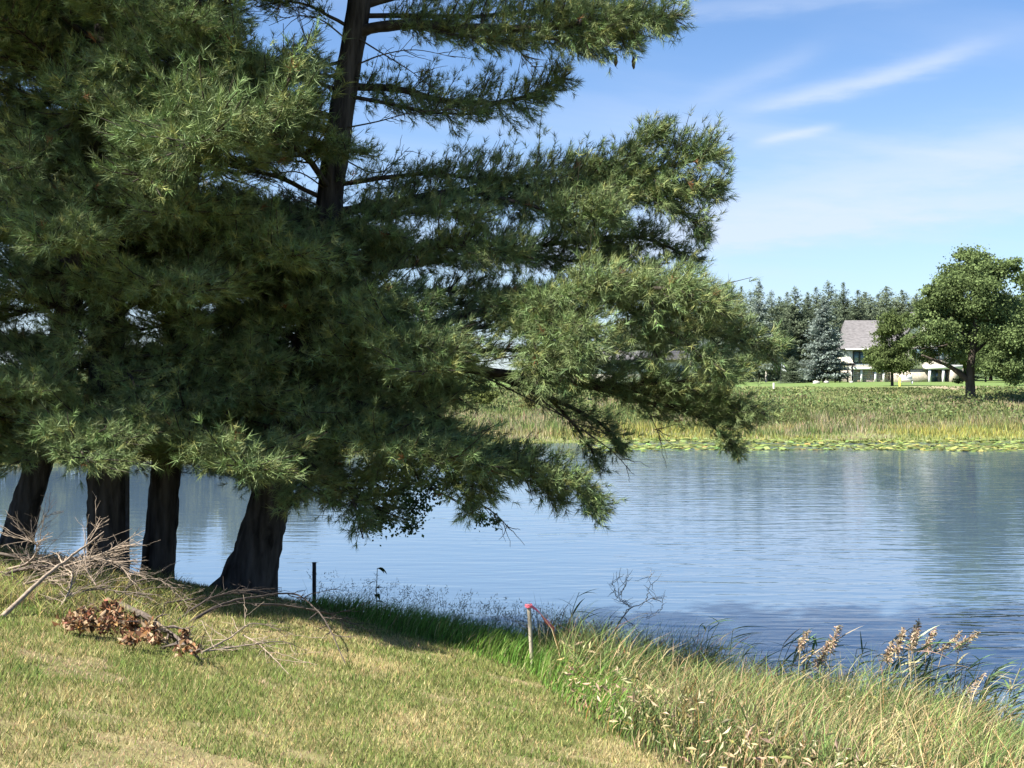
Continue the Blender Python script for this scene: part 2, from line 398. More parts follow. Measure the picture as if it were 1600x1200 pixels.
m = 16000; x, y, f = scatter_band(m, .5, 8.5, .1, -.4); D = unit(rng.normal(0, 1, (m, 3))-np.array([0, 0, .4])); Wv = unit(np.cross(D, rng.normal(0, 1, (m, 3)))); Nn = np.cross(D, Wv); L = rng.uniform(.04, .11, (m, 1))
p = np.stack([x, y, hgt(x, y)+rng.random(m)*.42*(.35+1.1*fbm(x*1.1+5, y*1.1, 3))], -1); i = np.arange(m)[:, None]*4
s.add(np.stack([p, p+D*L*.5-Wv*L*.13+Nn*L*.15, p+D*L, p+D*L*.5+Wv*L*.13+Nn*L*.15], 1).reshape(-1, 3), np.concatenate([i+np.array([[0, 1, 2]]), i+np.array([[0, 2, 3]])]), np.repeat(np.where((rng.random(m) < .7)[:, None], jit((.50, .40, .24), m, .25), jit((.30, .26, .10), m, .3)), 4, 0))
tag(s.build('dry_weeds', M['grass']), 'tangle of dry tan and green weeds on the bank below the lawn', 'weeds', kind='stuff')

# ------------------------------------------------------------------ pine trees
TUFT_N = 18
def needles(s, P, D, colr, ln=.125, wd=.0062, n_=TUFT_N, spread=.95):
    n = len(P); m = n*n_
    p = np.repeat(P, n_, 0); d = np.repeat(D, n_, 0)
    q = unit(rng.standard_normal((m, 3)))
    dd = unit(d+spread*q*rng.uniform(.5, 1.25, (m, 1)))
    p = p+d*rng.uniform(-.05, .035, (m, 1))*(ln/.125)
    L = ln*rng.uniform(.7, 1.15, (m, 1))
    W = unit(np.cross(dd, rng.standard_normal((m, 3))))*wd*.5
    tip = p+dd*L-np.array([0, 0, 1.0])*L*.10
    V = np.stack([p-W, p+W, tip], 1).reshape(-1, 3)
    c = np.repeat(np.repeat(colr, n_, 0)*rng.uniform(.8, 1.2, (m, 1)), 3, 0)
    s.add(V, np.arange(m*3).reshape(-1, 3), c)
NG = np.array([.182, .240, .096])
def bough_geo(path, width, vert=.35, start=.25, dens=1.0, r0=.045, gap=.085, coarse=1.0, up=.18, droop=0.0):
    """returns (wood soup, needle soup, tuft points) for one limb along a path"""
    path = np.asarray(path, float); L = np.linalg.norm(np.diff(path, axis=0), axis=1).sum()
    ax = catmull(path, max(10, int(L/.16))); n = len(ax)
    wig = rng.standard_normal((n, 3))*.018; wig[0] = 0; ax = ax+np.cumsum(wig, 0)*.35
    wood, ned = Soup(), Soup()
    tt = np.linspace(0, 1, n); tube(wood, ax, r0*(1-.86*tt)+.004, 6, rough=.06)
    T = unit(np.gradient(ax, axis=0)); tp, td = [], []
    g = gap/dens*coarse; nb = int(L*(1-start)/g)+1
    for b in range(nb):
        sp = start+(1-start)*(b+rng.random()*.8)/nb; sp = min(sp, .995); i = min(int(sp*(n-1)), n-1)
        t = T[i]; side = unit(np.cross(t, [0, 0, 1.0])); sg = 1 if b % 2 else -1
        prof = min(1, .45+1.6*(sp-start))*(1-.62*max(0, (sp-.55)/.45)**1.5)
        bl = width*prof*rng.uniform(.55, 1.15)
        fw = rng.uniform(.45, 1.0)
        vz = rng.uniform(-vert*.9, vert)+.05
        d0 = unit(t*fw+side*sg*rng.uniform(.35, 1.0)+np.array([0, 0, vz]))
        m = max(4, int(bl/.15)); uu = np.linspace(0, 1, m)[:, None]
        c = ax[i]+d0*bl*uu+np.array([0, 0, 1.0])*bl*((up+rng.normal(0, .07))*uu**2-droop*uu**1.5)+.02*np.cumsum(rng.standard_normal((m, 3)), 0)*uu
        tube(wood, c, np.linspace(.011, .003, m)*(.6+.5*width), 3, cap=False)
        k = max(4, int(bl*.78/.026/coarse))
        v = rng.uniform(.22, 1.0, k); v[0] = 1.0
        j = np.clip((v*(m-1)).astype(int), 0, m-1); tb = unit(np.gradient(c, axis=0))[j]
        off = rng.standard_normal((k, 3))*np.array([.085, .085, .070])*(1.15-.7*v[:, None])
        tp.append(c[j]+off); dd = unit(tb*.9+off*5.0+np.array([0, 0, .28])); td.append(dd)
    k = max(3, int(14*dens)); v = rng.uniform(.8, 1, k); j = (v*(n-1)).astype(int)
    tp.append(ax[j]+rng.standard_normal((k, 3))*.05); td.append(unit(T[j]+.5*rng.standard_normal((k, 3))))
    tp = np.concatenate(tp); td = np.concatenate(td)
    cc = NG*rng.uniform(.72, 1.25, (len(tp), 1))*(1+.06*rng.standard_normal((len(tp), 3)))
    yl = rng.random(len(tp)) < .09; cc[yl] = np.array([.31, .33, .115])*rng.uniform(.7, 1.1, (yl.sum(), 1))
    br = rng.random(len(tp)) < .004; cc[br] = np.array([.24, .11, .05])
    needles(ned, tp, td, cc, ln=.112*(1 if coarse == 1 else coarse**.6), wd=.0064*(1 if coarse == 1 else coarse))
    return wood, ned, tp
# shared library of limbs, each about 3 m long, along +X
LIB = []
for q in range(9):
    dr = [-.1, .15, .3, .0, .2, .45, .1, .25, .35][q]
    pth = [(0, 0, 0), (.8, .05*rng.normal(), .16), (1.7, .12*rng.normal(), .22-.3*dr), (2.5, .2*rng.normal(), .15-.8*dr), (3.1, .25*rng.normal(), .10-1.4*dr)]
    wd, ne, tp = bough_geo(pth, .92+.1*(q % 3), vert=.30, dens=1.35, gap=.075, start=.18, r0=.03)
    LIB.append((wd.mesh('limb_wood', M['twig']), ne.mesh('pine_needles', M['needle']), tp))
COARSE = []
for q in range(3):
    pth = [(0, 0, 0), (.9, 0, .2), (1.9, .1, .2), (3.0, .1, 0)]
    wd, ne, tp = bough_geo(pth, .95, vert=.5, dens=.9, gap=.10, coarse=2.0, start=.12)
    COARSE.append((wd.mesh('limb_wood', M['twig']), ne.mesh('pine_needles', M['needle']), tp))
ALLOW = [(-500, -60), (480, -60), (490, 150), (520, 250), (650, 285), (770, 320), (800, 430), (810, 640), (760, 730), (650, 765), (610, 835), (540, 845),
         (470, 800), (390, 780), (330, 738), (200, 740), (60, 728), (-500, 712)]
KEEP = [(545, 60, 36, 60), (540, 130, 36, 60), (530, 190, 30, 30), (512, 300, 26, 45), (448, 45, 34, 50), (600, 200, 40, 30), (355, 280, 45, 18), (480, 285, 14, 22)]
def trunk_soup(path, rad, flare=None):
    s = Soup(); ax = catmull(path, 110); n = len(ax); k = 28
    z = ax[:, 2]-ax[0, 2]; t = np.linspace(0, 1, n)
    rr = np.interp(t, np.linspace(0, 1, len(rad)), rad)
    a = np.arange(k)*2*math.pi/k
    ridge = 1+.045*np.sin(a[None, :]*9+1.2*np.sin(z[:, None]*2.1))+.035*rng.standard_normal((n, k))
    T = unit(np.gradient(ax, axis=0)); A_ = unit(np.cross(T, [0, 1.0, 0])); B_ = np.cross(T, A_)
    fl = 1+.22*np.exp(-np.maximum(z, 0)/.22)[:, None]*(.55+.45*np.cos(a*4+.6)[None, :])
    if flare is not None: fl = fl+flare[1]*np.exp(-np.maximum(z, 0)/.42)[:, None]*np.clip(np.cos(a-flare[0]), 0, 1)[None, :]**2
    Rr = rr[:, None]*ridge*fl
    V = ax[:, None, :]+Rr[..., None]*(np.cos(a)[None, :, None]*A_[:, None, :]+np.sin(a)[None, :, None]*B_[:, None, :])
    i = np.arange(n-1)[:, None]*k; j = np.arange(k)[None, :]; j2 = (j+1) % k
    s.add(V.reshape(-1, 3), np.stack([i+j, i+j2, i+k+j2, i+k+j], -1).reshape(-1, 4)); return s, ax
def attach(parent, wood_me, ned_me, mtx):
    o = bpy.data.objects.new('bough', wood_me); col.objects.link(o); o.parent = parent; o.matrix_local = mtx
    q = bpy.data.objects.new('needles', ned_me); col.objects.link(q); q.parent = o
    return o
def pine(label, pts, rad, flare=None, z0=1.2, nb=30, zmax=9.5, lmin=.75, lmax=1.25, top=19, free=False, azb=None, zfill=None):
    """pts: photo pixels + depth along the trunk"""
    path = [P3(*q) for q in pts]
    d = unit(path[-1]-path[-2]); d = unit(d+np.array([0, 0, 1.2]))
    n0 = len(path); rad = list(np.interp(np.linspace(0, 1, n0), np.linspace(0, 1, len(rad)-2), rad[:-2])); rl = rad[-1]
    while path[-1][2] < top-.2:
        path.append(path[-1]+d*1.3); rad.append(max(.02, rl*(top-path[-1][2])/(top-path[n0-1][2])))
    base = path[0].copy(); root = empty('pine_tree', base, label, 'pine tree', 'pines on the lake bank')
    path[0] = path[0]-np.array([0, 0, .12])
    s, ax = trunk_soup([p-base for p in path], rad, flare); s.build('trunk', M['bark'], root, smooth=True)
    def at(z):
        i = int(np.argmin(abs(ax[:, 2]-(z-base[2])))); return ax[i]
    placed = 0; tries = 0
    while placed < nb and tries < nb*14:
        tries += 1
        z = base[2]+z0+(zmax-base[2]-z0)*((placed+rng.random())/nb); a = rng.uniform(0, 2*math.pi) if azb is None else rng.normal(azb[0], azb[1])
        q = rng.integers(len(LIB)); sc_ = rng.uniform(lmin, lmax)
        pit = rng.normal(.05, .13)
        mt = Matrix.Translation(Vector(at(z))) @ Matrix.Rotation(a, 4, 'Z') @ Matrix.Rotation(-pit, 4, 'Y') @ Matrix.Rotation(rng.normal(0, .25), 4, 'X') @ Matrix.Scale(sc_, 4)
        tp = LIB[q][2][::7]; wpt = np.array(mt)[:3, :3] @ tp.T; wpt = wpt.T+np.array(mt.translation)+base
        u, v = project(wpt)
        if not free:
            inf = v > -40
            bad = inf & ~inpoly(u, v, ALLOW)
            if bad.mean() > .06: continue
            if (wpt[:, 1] < 12.7).mean() > .25 and rng.random() < .85: continue
            if zfill and z > zfill and rng.random() < .75: placed += (rng.random() < .3); continue
            kp = np.zeros(len(u), bool)
            for (cx_, cy_, rx, ry) in KEEP: kp |= ((u-cx_)/rx)**2+((v-cy_)/ry)**2 < 1
            if kp.mean() > .06: continue
        attach(root, LIB[q][0], LIB[q][1], mt); placed += 1
    for k in range(30):                                   # the crown above the frame
        z = zmax+.3+(top-.8-zmax)*k/30; a = k*2.4+rng.normal(0, .3)
        q = k % 3; sc_ = max(.3, 1.35*(1-((z-zmax)/(top-zmax+.5))))*rng.uniform(.85, 1.1)
        mt = Matrix.Translation(Vector(at(z))) @ Matrix.Rotation(a, 4, 'Z') @ Matrix.Rotation(-.2, 4, 'Y') @ Matrix.Scale(sc_, 4)
        attach(root, COARSE[q][0], COARSE[q][1], mt)
    return root, base, at
def limb(root, base, px, width, name='bough', **kw):
    pth = [P3(*q)-base for q in px]
    wd, ne, tp = bough_geo(pth, width, **kw)
    o = wd.build('bough', M['twig'], root); ne.build('needles', M['needle'], o); return o

t1, b1, at1 = pine('leaning pine at the left edge of the picture with a slanted trunk',
    [(18, 868, 14.9), (40, 790, 14.9), (62, 715, 14.9), (110, 470, 14.8), (160, 200, 14.8), (185, 0, 14.8)], [.20, .17, .16, .15, .14, .12, .06, .02], nb=36, lmax=1.2)
t2, b2, at2 = pine('thick straight pine beside the thin dark pole',
    [(168, 892, 14.7), (167, 800, 14.7), (167, 700, 14.7), (166, 400, 14.7), (165, 240, 14.7), (170, 0, 14.7)], [.235, .22, .21, .195, .17, .15, .07, .02], nb=40)
t3, b3, at3 = pine('slender pine between the thick straight pine and the widely flared pine',
    [(244, 903, 15.2), (254, 800, 15.2), (262, 700, 15.2), (285, 420, 15.2), (294, 280, 15.2), (302, 0, 15.2)], [.20, .18, .17, .15, .13, .11, .06, .02], nb=36)
t4, b4, at4 = pine('large pine with flared base and long limbs reaching over the lake',
    [(392, 922, 15.3), (410, 840, 15.3), (424, 780, 15.3), (470, 600, 15.3), (506, 410, 15.3), (518, 290, 15.3), (541, 130, 15.3), (562, 0, 15.3)],
    [.27, .25, .235, .205, .175, .158, .150, .140, .07, .02], flare=(0.0, .95), nb=50, lmax=1.3, zfill=6.2)
# unseen tall pine added beyond the left edge: its high crown shades the row
nb_ = np.array([-15.2, 10.6, 0]); nb_[2] = float(hgt(nb_[0], nb_[1]))
shade_pine = empty('pine_tree', nb_, 'unseen tall high crowned pine added beyond the left edge to shade the row', 'pine tree', 'pines on the lake bank')
s, ax0 = trunk_soup([(0, 0, -.2), (0, 0, 6), (.2, .1, 14), (.1, 0, 23)], [.36, .30, .26, .22, .14, .03]); s.build('trunk', M['bark'], shade_pine, smooth=True)
for k in range(110):
    z = 8.5+13.5*(k/110); q = k % 3; sc_ = min(1.2, .4+1.6*(1-k/110))*rng.uniform(.85, 1.1)
    mt = Matrix.Translation(Vector((0.15, 0, z))) @ Matrix.Rotation(k*2.399+rng.normal(0, .2), 4, 'Z') @ Matrix.Rotation(-.08+rng.normal(0, .1), 4, 'Y') @ Matrix.Scale(sc_, 4)
    attach(shade_pine, COARSE[q][0], COARSE[q][1], mt)
# long limbs of the big pine over the water
Y4 = 15.3
limb(t4, b4, [(553, 55, Y4), (620, 38, 15.1), (740, 45, 14.8), (880, 40, 14.5), (980, 28, 14.2), (1062, 22, 14.0)], 0.69, vert=1.73, dens=2.74, r0=0.076, start=.22)
limb(t4, b4, [(850, 40, 14.5), (930, 50, 14.4), (1000, 62, 14.2)], 0.54, vert=1.81, dens=3.24, r0=0.024, start=.05, droop=.15)
limb(t4, b4, [(560, 10, Y4), (680, -20, 15.4), (850, -30, 15.3), (1020, -10, 15.0)], 0.67, vert=1.42, dens=2.43, r0=0.056)
limb(t4, b4, [(545, 135, Y4), (620, 140, 15.4), (700, 158, 15.4), (790, 155, 15.3), (850, 135, 15.2), (893, 108, 15.2)], 0.52, vert=1.73, dens=2.84, r0=0.048, start=.06)
limb(t4, b4, [(515, 335, Y4), (600, 320, 15.2), (740, 300, 15.0), (900, 290, 14.7), (1040, 262, 14.4), (1132, 238, 14.2)], 0.69, vert=1.62, dens=2.93, r0=0.068, start=.12)
limb(t4, b4, [(860, 292, 14.7), (960, 258, 14.5), (1010, 225, 14.4), (1050, 195, 14.3)], 0.38, vert=1.22, dens=2.62, r0=0.021, start=.15)
limb(t4, b4, [(900, 292, 14.7), (1000, 300, 14.5), (1080, 300, 14.3), (1140, 288, 14.2)], 0.47, vert=1.42, dens=3.05, r0=0.024, start=.05)
limb(t4, b4, [(980, 295, 14.5), (1050, 320, 14.4), (1085, 345, 14.4), (1102, 372, 14.4)], 0.31, vert=1.42, dens=2.84, r0=0.018, start=.05)
limb(t4, b4, [(740, 300, 15.0), (850, 325, 14.2), (920, 335, 13.8), (975, 345, 13.6)], 0.47, vert=1.42, dens=2.84, r0=0.024, start=.1)
limb(t4, b4, [(505, 425, Y4), (620, 415, 15.5), (760, 400, 15.6), (900, 378, 15.7), (1000, 375, 15.7), (1092, 412, 15.7)], 0.56, vert=1.52, dens=2.74, r0=0.056, start=.15)
limb(t4, b4, [(880, 385, 15.7), (960, 400, 15.6), (1030, 425, 15.6)], 0.40, vert=1.42, dens=2.84, r0=0.020, start=.05)
limb(t4, b4, [(505, 430, Y4), (600, 400, 14.6), (720, 385, 14.1), (830, 405, 13.7)], 0.62, vert=1.22, dens=2.84, r0=0.040, start=.12)
limb(t4, b4, [(500, 500, Y4), (620, 490, 15.3), (760, 468, 15.2), (880, 472, 15.0)], 0.56, vert=1.22, dens=2.84, r0=0.040, start=.1)
# the sunlit mass that reaches towards the viewer
limb(t4, b4, [(490, 530, Y4), (620, 520, 14.8), (800, 480, 13.9), (940, 452, 13.3), (1040, 455, 12.9), (1130, 475, 12.7)], .62, vert=.6, dens=2.03, r0=.065, start=.3)
limb(t4, b4, [(800, 480, 13.9), (850, 500, 13.2), (880, 535, 12.8), (870, 590, 12.6)], .50, vert=.7, dens=2.29, r0=.03, start=.02, droop=.15)
limb(t4, b4, [(900, 455, 13.4), (960, 470, 13.0), (1010, 510, 12.8), (1030, 560, 12.7)], .48, vert=.7, dens=2.16, r0=.03, start=.02, droop=.1)
limb(t4, b4, [(980, 455, 13.1), (1060, 490, 12.8), (1120, 520, 12.7), (1200, 545, 12.6)], .46, vert=.6, dens=2.16, r0=.03, start=.05, droop=.05)
limb(t4, b4, [(620, 520, 14.8), (760, 510, 14.2), (850, 500, 13.9), (930, 490, 13.7)], .55, vert=.6, dens=2.03, r0=.03, start=.1)
# the long low limb that dips towards the lake
limb(t4, b4, [(485, 560, Y4), (620, 560, 15.2), (800, 585, 14.9), (960, 605, 14.6), (1090, 620, 14.4), (1200, 650, 14.2)], .60, vert=.75, dens=1.89, r0=.08, start=.42)
limb(t4, b4, [(1000, 610, 14.6), (1090, 650, 14.4), (1130, 680, 14.4), (1158, 708, 14.4)], .34, vert=.8, dens=2.03, r0=.028, start=.1, droop=.1)
limb(t4, b4, [(920, 600, 14.7), (1020, 600, 14.4), (1120, 585, 14.2), (1190, 560, 14.1)], .38, vert=.7, dens=1.89, r0=.028, start=.1)
limb(t4, b4, [(480, 580, Y4), (620, 560, 15.5), (800, 600, 15.5), (930, 660, 15.5), (978, 715, 15.5)], .42, vert=.7, dens=1.62, r0=.06, start=.45, droop=.15)
limb(t4, b4, [(860, 625, 15.5), (920, 690, 15.5), (940, 735, 15.5)], .3, vert=.7, dens=1.76, r0=.02, start=.1, droop=.3)
limb(t4, b4, [(470, 610, Y4), (600, 640, 14.6), (720, 690, 14.0), (840, 720, 13.6), (905, 760, 13.4), (935, 805, 13.3)], .50, vert=.6, dens=2.03, r0=.05, start=.3, droop=.05)
limb(t4, b4, [(600, 640, 14.6), (680, 690, 13.9), (740, 730, 13.6), (770, 775, 13.5)], .46, vert=.6, dens=2.03, r0=.03, start=.1, droop=.1)
limb(t4, b4, [(720, 690, 14.0), (830, 745, 13.6), (880, 785, 13.5)], .40, vert=.6, dens=2.03, r0=.02, start=.05, droop=.1)
limb(t4, b4, [(455, 680, Y4), (500, 700, 14.6), (545, 760, 14.2), (570, 840, 14.0)], .42, vert=.6, dens=1.89, r0=.04, start=.25, droop=.2)
limb(t4, b4, [(450, 650, Y4), (470, 690, 14.2), (480, 740, 13.8), (455, 790, 13.6)], .5, vert=.5, dens=1.89, r0=.04, start=.25, droop=.1)
limb(t4, b4, [(630, 40, 15.1), (760, 62, 14.7), (880, 62, 14.5), (960, 70, 14.4)], .45, vert=1.2, dens=2.2, r0=.02, start=.02)
limb(t4, b4, [(560, 25, 15.3), (740, 25, 15.2), (900, 15, 15), (1050, 45, 14.8)], .5, vert=1.1, dens=2.0, r0=.03, start=.1)
limb(t4, b4, [(541, 150, 15.3), (640, 170, 15.2), (710, 180, 15.2), (770, 180, 15.2)], .30, vert=1.1, dens=2.0, r0=.025, start=.02)
limb(t4, b4, [(518, 290, 15.3), (660, 275, 15.1), (780, 285, 15.0), (900, 270, 14.9), (1010, 280, 14.7)], .50, vert=1.1, dens=2.0, r0=.03, start=.02)
limb(t4, b4, [(600, 320, 15.2), (820, 310, 14.9), (960, 310, 14.6), (1090, 290, 14.4)], .50, vert=1.1, dens=2.0, r0=.03, start=.02)
limb(t4, b4, [(507, 405, 15.3), (740, 375, 15.4), (880, 400, 15.4), (980, 395, 15.4)], .5, vert=1.1, dens=1.9, r0=.03, start=.02)
limb(t4, b4, [(498, 450, 15.3), (700, 455, 15.4), (800, 470, 15.4), (880, 490, 15.4)], .5, vert=1.0, dens=1.9, r0=.03, start=.02)
limb(t4, b4, [(485, 560, 15.3), (780, 545, 15.3), (900, 560, 15.2), (1040, 575, 15)], .55, vert=1.0, dens=1.7, r0=.03, start=.02)
limb(t4, b4, [(860, 592, 14.8), (1000, 625, 14.6), (1090, 640, 14.5), (1170, 660, 14.4)], .45, vert=1.0, dens=2.0, r0=.03, start=.02)
limb(t4, b4, [(800, 480, 13.9), (860, 470, 13.2), (940, 445, 12.7), (1010, 450, 12.4)], .60, vert=.7, dens=1.9, r0=.03, start=.02)
limb(t4, b4, [(800, 481, 13.9), (870, 510, 12.9), (910, 520, 12.4), (930, 560, 12.2)], .55, vert=.7, dens=2.0, r0=.025, start=.02, droop=.12)
limb(t4, b4, [(800, 482, 13.9), (830, 530, 13.2), (840, 560, 12.8), (845, 600, 12.6)], .48, vert=.7, dens=2.0, r0=.025, start=.02, droop=.12)
limb(t4, b4, [(940, 452, 13.3), (1020, 450, 12.5), (1080, 465, 12.2), (1130, 500, 12.1)], .58, vert=.7, dens=1.9, r0=.025, start=.02, droop=.05)
limb(t4, b4, [(940, 453, 13.3), (1050, 520, 12.6), (1100, 560, 12.4), (1130, 590, 12.4)], .50, vert=.8, dens=1.8, r0=.025, start=.02, droop=.1)
limb(t4, b4, [(1040, 456, 12.9), (1120, 500, 12.8), (1180, 530, 12.7), (1205, 555, 12.7)], .42, vert=.7, dens=1.8, r0=.025, start=.02)
limb(t4, b4, [(600, 640, 14.6), (720, 700, 13.8), (800, 735, 13.4), (880, 760, 13.1)], .48, vert=.6, dens=1.9, r0=.025, start=.1)
limb(t4, b4, [(600, 641, 14.6), (680, 720, 13.8), (720, 760, 13.5), (740, 800, 13.4)], .44, vert=.6, dens=1.9, r0=.025, start=.1, droop=.1)
limb(t4, b4, [(541, 40, 15.3), (500, 15, 15.0), (455, 0, 14.8), (400, 10, 14.6)], .40, vert=.7, dens=1.5, r0=.02, start=.2)
limb(t4, b4, [(532, 180, 15.3), (480, 185, 15.6), (430, 170, 15.8), (370, 150, 15.9)], .5, vert=.7, dens=1.6, r0=.02, start=.15)
limb(t4, b4, [(525, 235, 15.3), (470, 240, 15.0), (410, 225, 14.8), (350, 230, 14.6)], .5, vert=.6, dens=1.6, r0=.02, start=.15)
limb(t4, b4, [(515, 345, 15.3), (460, 345, 15.0), (400, 350, 14.7), (350, 370, 14.5)], .5, vert=.5, dens=1.5, r0=.02, start=.15)
limb(t4, b4, [(540, 95, 15.3), (490, 105, 15.8), (430, 110, 16.2), (380, 90, 16.5)], .45, vert=.7, dens=1.5, r0=.02, start=.2)
limb(t4, b4, [(470, 600, 15.3), (540, 590, 14.6), (620, 610, 14.0), (690, 655, 13.7)], .6, vert=.6, dens=1.7, r0=.03, start=.12)
limb(t4, b4, [(465, 620, 15.3), (520, 640, 14.5), (580, 680, 14.0), (600, 735, 13.8)], .6, vert=.6, dens=1.7, r0=.03, start=.12, droop=.08)
limb(t4, b4, [(480, 560, 15.3), (560, 570, 14.6), (640, 590, 14.2), (720, 630, 14.0)], .6, vert=.6, dens=1.7, r0=.03, start=.12)
limb(t4, b4, [(470, 600, 15.3), (560, 620, 16), (650, 650, 16.4), (720, 690, 16.8)], .6, vert=.7, dens=1.6, r0=.03, start=.12)
limb(t4, b4, [(490, 530, 15.3), (570, 540, 15.8), (660, 560, 16.2), (760, 600, 16.4)], .6, vert=.7, dens=1.6, r0=.03, start=.12)
limb(t4, b4, [(480, 570, 15.3), (430, 570, 14.6), (390, 600, 14.1), (350, 650, 13.8)], .6, vert=.5, dens=1.5, r0=.03, start=.15)
for p in [[(522, 255, 15.3), (505, 240, 14.7), (520, 232, 14.3), (580, 245, 14.0)], [(506, 410, 15.3), (480, 395, 14.7), (500, 390, 14.2), (560, 400, 13.9)], [(498, 460, 15.3), (470, 450, 14.6), (500, 460, 14.1), (560, 480, 13.9)],
          [(490, 500, 15.3), (460, 490, 14.6), (430, 510, 14.1), (400, 540, 13.9)], [(480, 550, 15.3), (500, 530, 14.6), (540, 540, 14.1), (590, 570, 13.9)], [(512, 360, 15.3), (540, 350, 14.7), (580, 360, 14.3), (640, 375, 14.0)]]:
    limb(t4, b4, p, .5, vert=.5, dens=1.6, r0=.025, start=.2)
for (rt, bb, p) in [(t2, b2, [(167, 360, 14.7), (175, 345, 14.1), (190, 350, 13.6), (230, 370, 13.3)]), (t2, b2, [(167, 450, 14.7), (155, 440, 14.1), (150, 450, 13.6), (180, 470, 13.3)]), (t3, b3, [(280, 400, 15.2), (285, 380, 14.6), (300, 385, 14.1), (340, 400, 13.8)]),
                    (t2, b2, [(167, 140, 14.7), (180, 120, 14.1), (200, 110, 13.6), (160, 120, 13.4)]), (t3, b3, [(275, 480, 15.2), (270, 470, 14.5), (285, 490, 14.0), (320, 520, 13.7)]), (t1, b1, [(112, 470, 14.8), (130, 500, 14.2), (120, 530, 13.7), (90, 560, 13.4)]), (t1, b1, [(90, 560, 14.9), (70, 580, 14.2), (40, 610, 13.7)]), (t2, b2, [(167, 560, 14.7), (190, 570, 14.1), (210, 600, 13.6), (200, 640, 13.4)])]:
    limb(rt, bb, p, .5, vert=.5, dens=1.5, r0=.025, start=.2)
# boughs that come forward into the sun on the left
limb(t3, b3, [(297, 180, 15.2), (310, 120, 14.2), (330, 75, 13.3), (380, 85, 12.8)], .55, vert=.5, dens=1.5, r0=.04, start=.3)
limb(t3, b3, [(292, 260, 15.2), (290, 180, 14.0), (270, 160, 13.0), (330, 200, 12.4), (385, 225, 12.2)], .60, vert=.5, dens=1.6, r0=.04, start=.25)
limb(t2, b2, [(166, 260, 14.7), (190, 200, 13.6), (230, 190, 12.8), (300, 250, 12.3)], .55, vert=.5, dens=1.5, r0=.04, start=.25)
limb(t1, b1, [(140, 330, 14.8), (110, 330, 13.6), (80, 350, 12.5), (60, 375, 11.9)], .75, vert=.55, dens=1.6, r0=.04, start=.3)
limb(t1, b1, [(140, 330, 14.8), (90, 370, 13.4), (120, 380, 12.4), (160, 370, 12.0)], .55, vert=.5, dens=1.5, r0=.04, start=.3)
limb(t1, b1, [(150, 280, 14.8), (70, 240, 13.6), (10, 260, 12.6)], .55, vert=.5, dens=1.4, r0=.04, start=.3)
limb(t1, b1, [(160, 180, 14.8), (90, 130, 13.8), (110, 130, 12.9), (150, 145, 12.5)], .5, vert=.5, dens=1.4, r0=.035, start=.3)
for (rt, bb, p) in [(t1, b1, [(70, 690, 14.9), (60, 690, 14.2), (45, 705, 13.7), (30, 725, 13.4)]), (t1, b1, [(70, 660, 14.9), (100, 665, 14.2), (120, 690, 13.8), (115, 720, 13.6)]), (t2, b2, [(167, 680, 14.7), (180, 670, 14.0), (190, 690, 13.5), (185, 728, 13.3)]),
                    (t2, b2, [(167, 650, 14.7), (140, 660, 14.0), (120, 690, 13.6), (128, 728, 13.5)]), (t3, b3, [(263, 680, 15.2), (270, 670, 14.6), (265, 690, 14.1), (262, 735, 13.9)]), (t3, b3, [(265, 650, 15.2), (300, 655, 14.6), (320, 680, 14.3), (330, 725, 14.2)]),
                    (t4, b4, [(440, 720, 15.3), (420, 690, 14.6), (400, 710, 14.1), (392, 770, 13.9)]), (t4, b4, [(445, 700, 15.3), (480, 700, 14.5), (510, 740, 14.1), (520, 800, 14.0)]), (t4, b4, [(450, 660, 15.3), (540, 650, 14.6), (620, 700, 14.2), (650, 750, 14.1)])]:
    limb(rt, bb, p, .42, vert=.7, dens=1.2, r0=.03, start=.2, droop=.12)
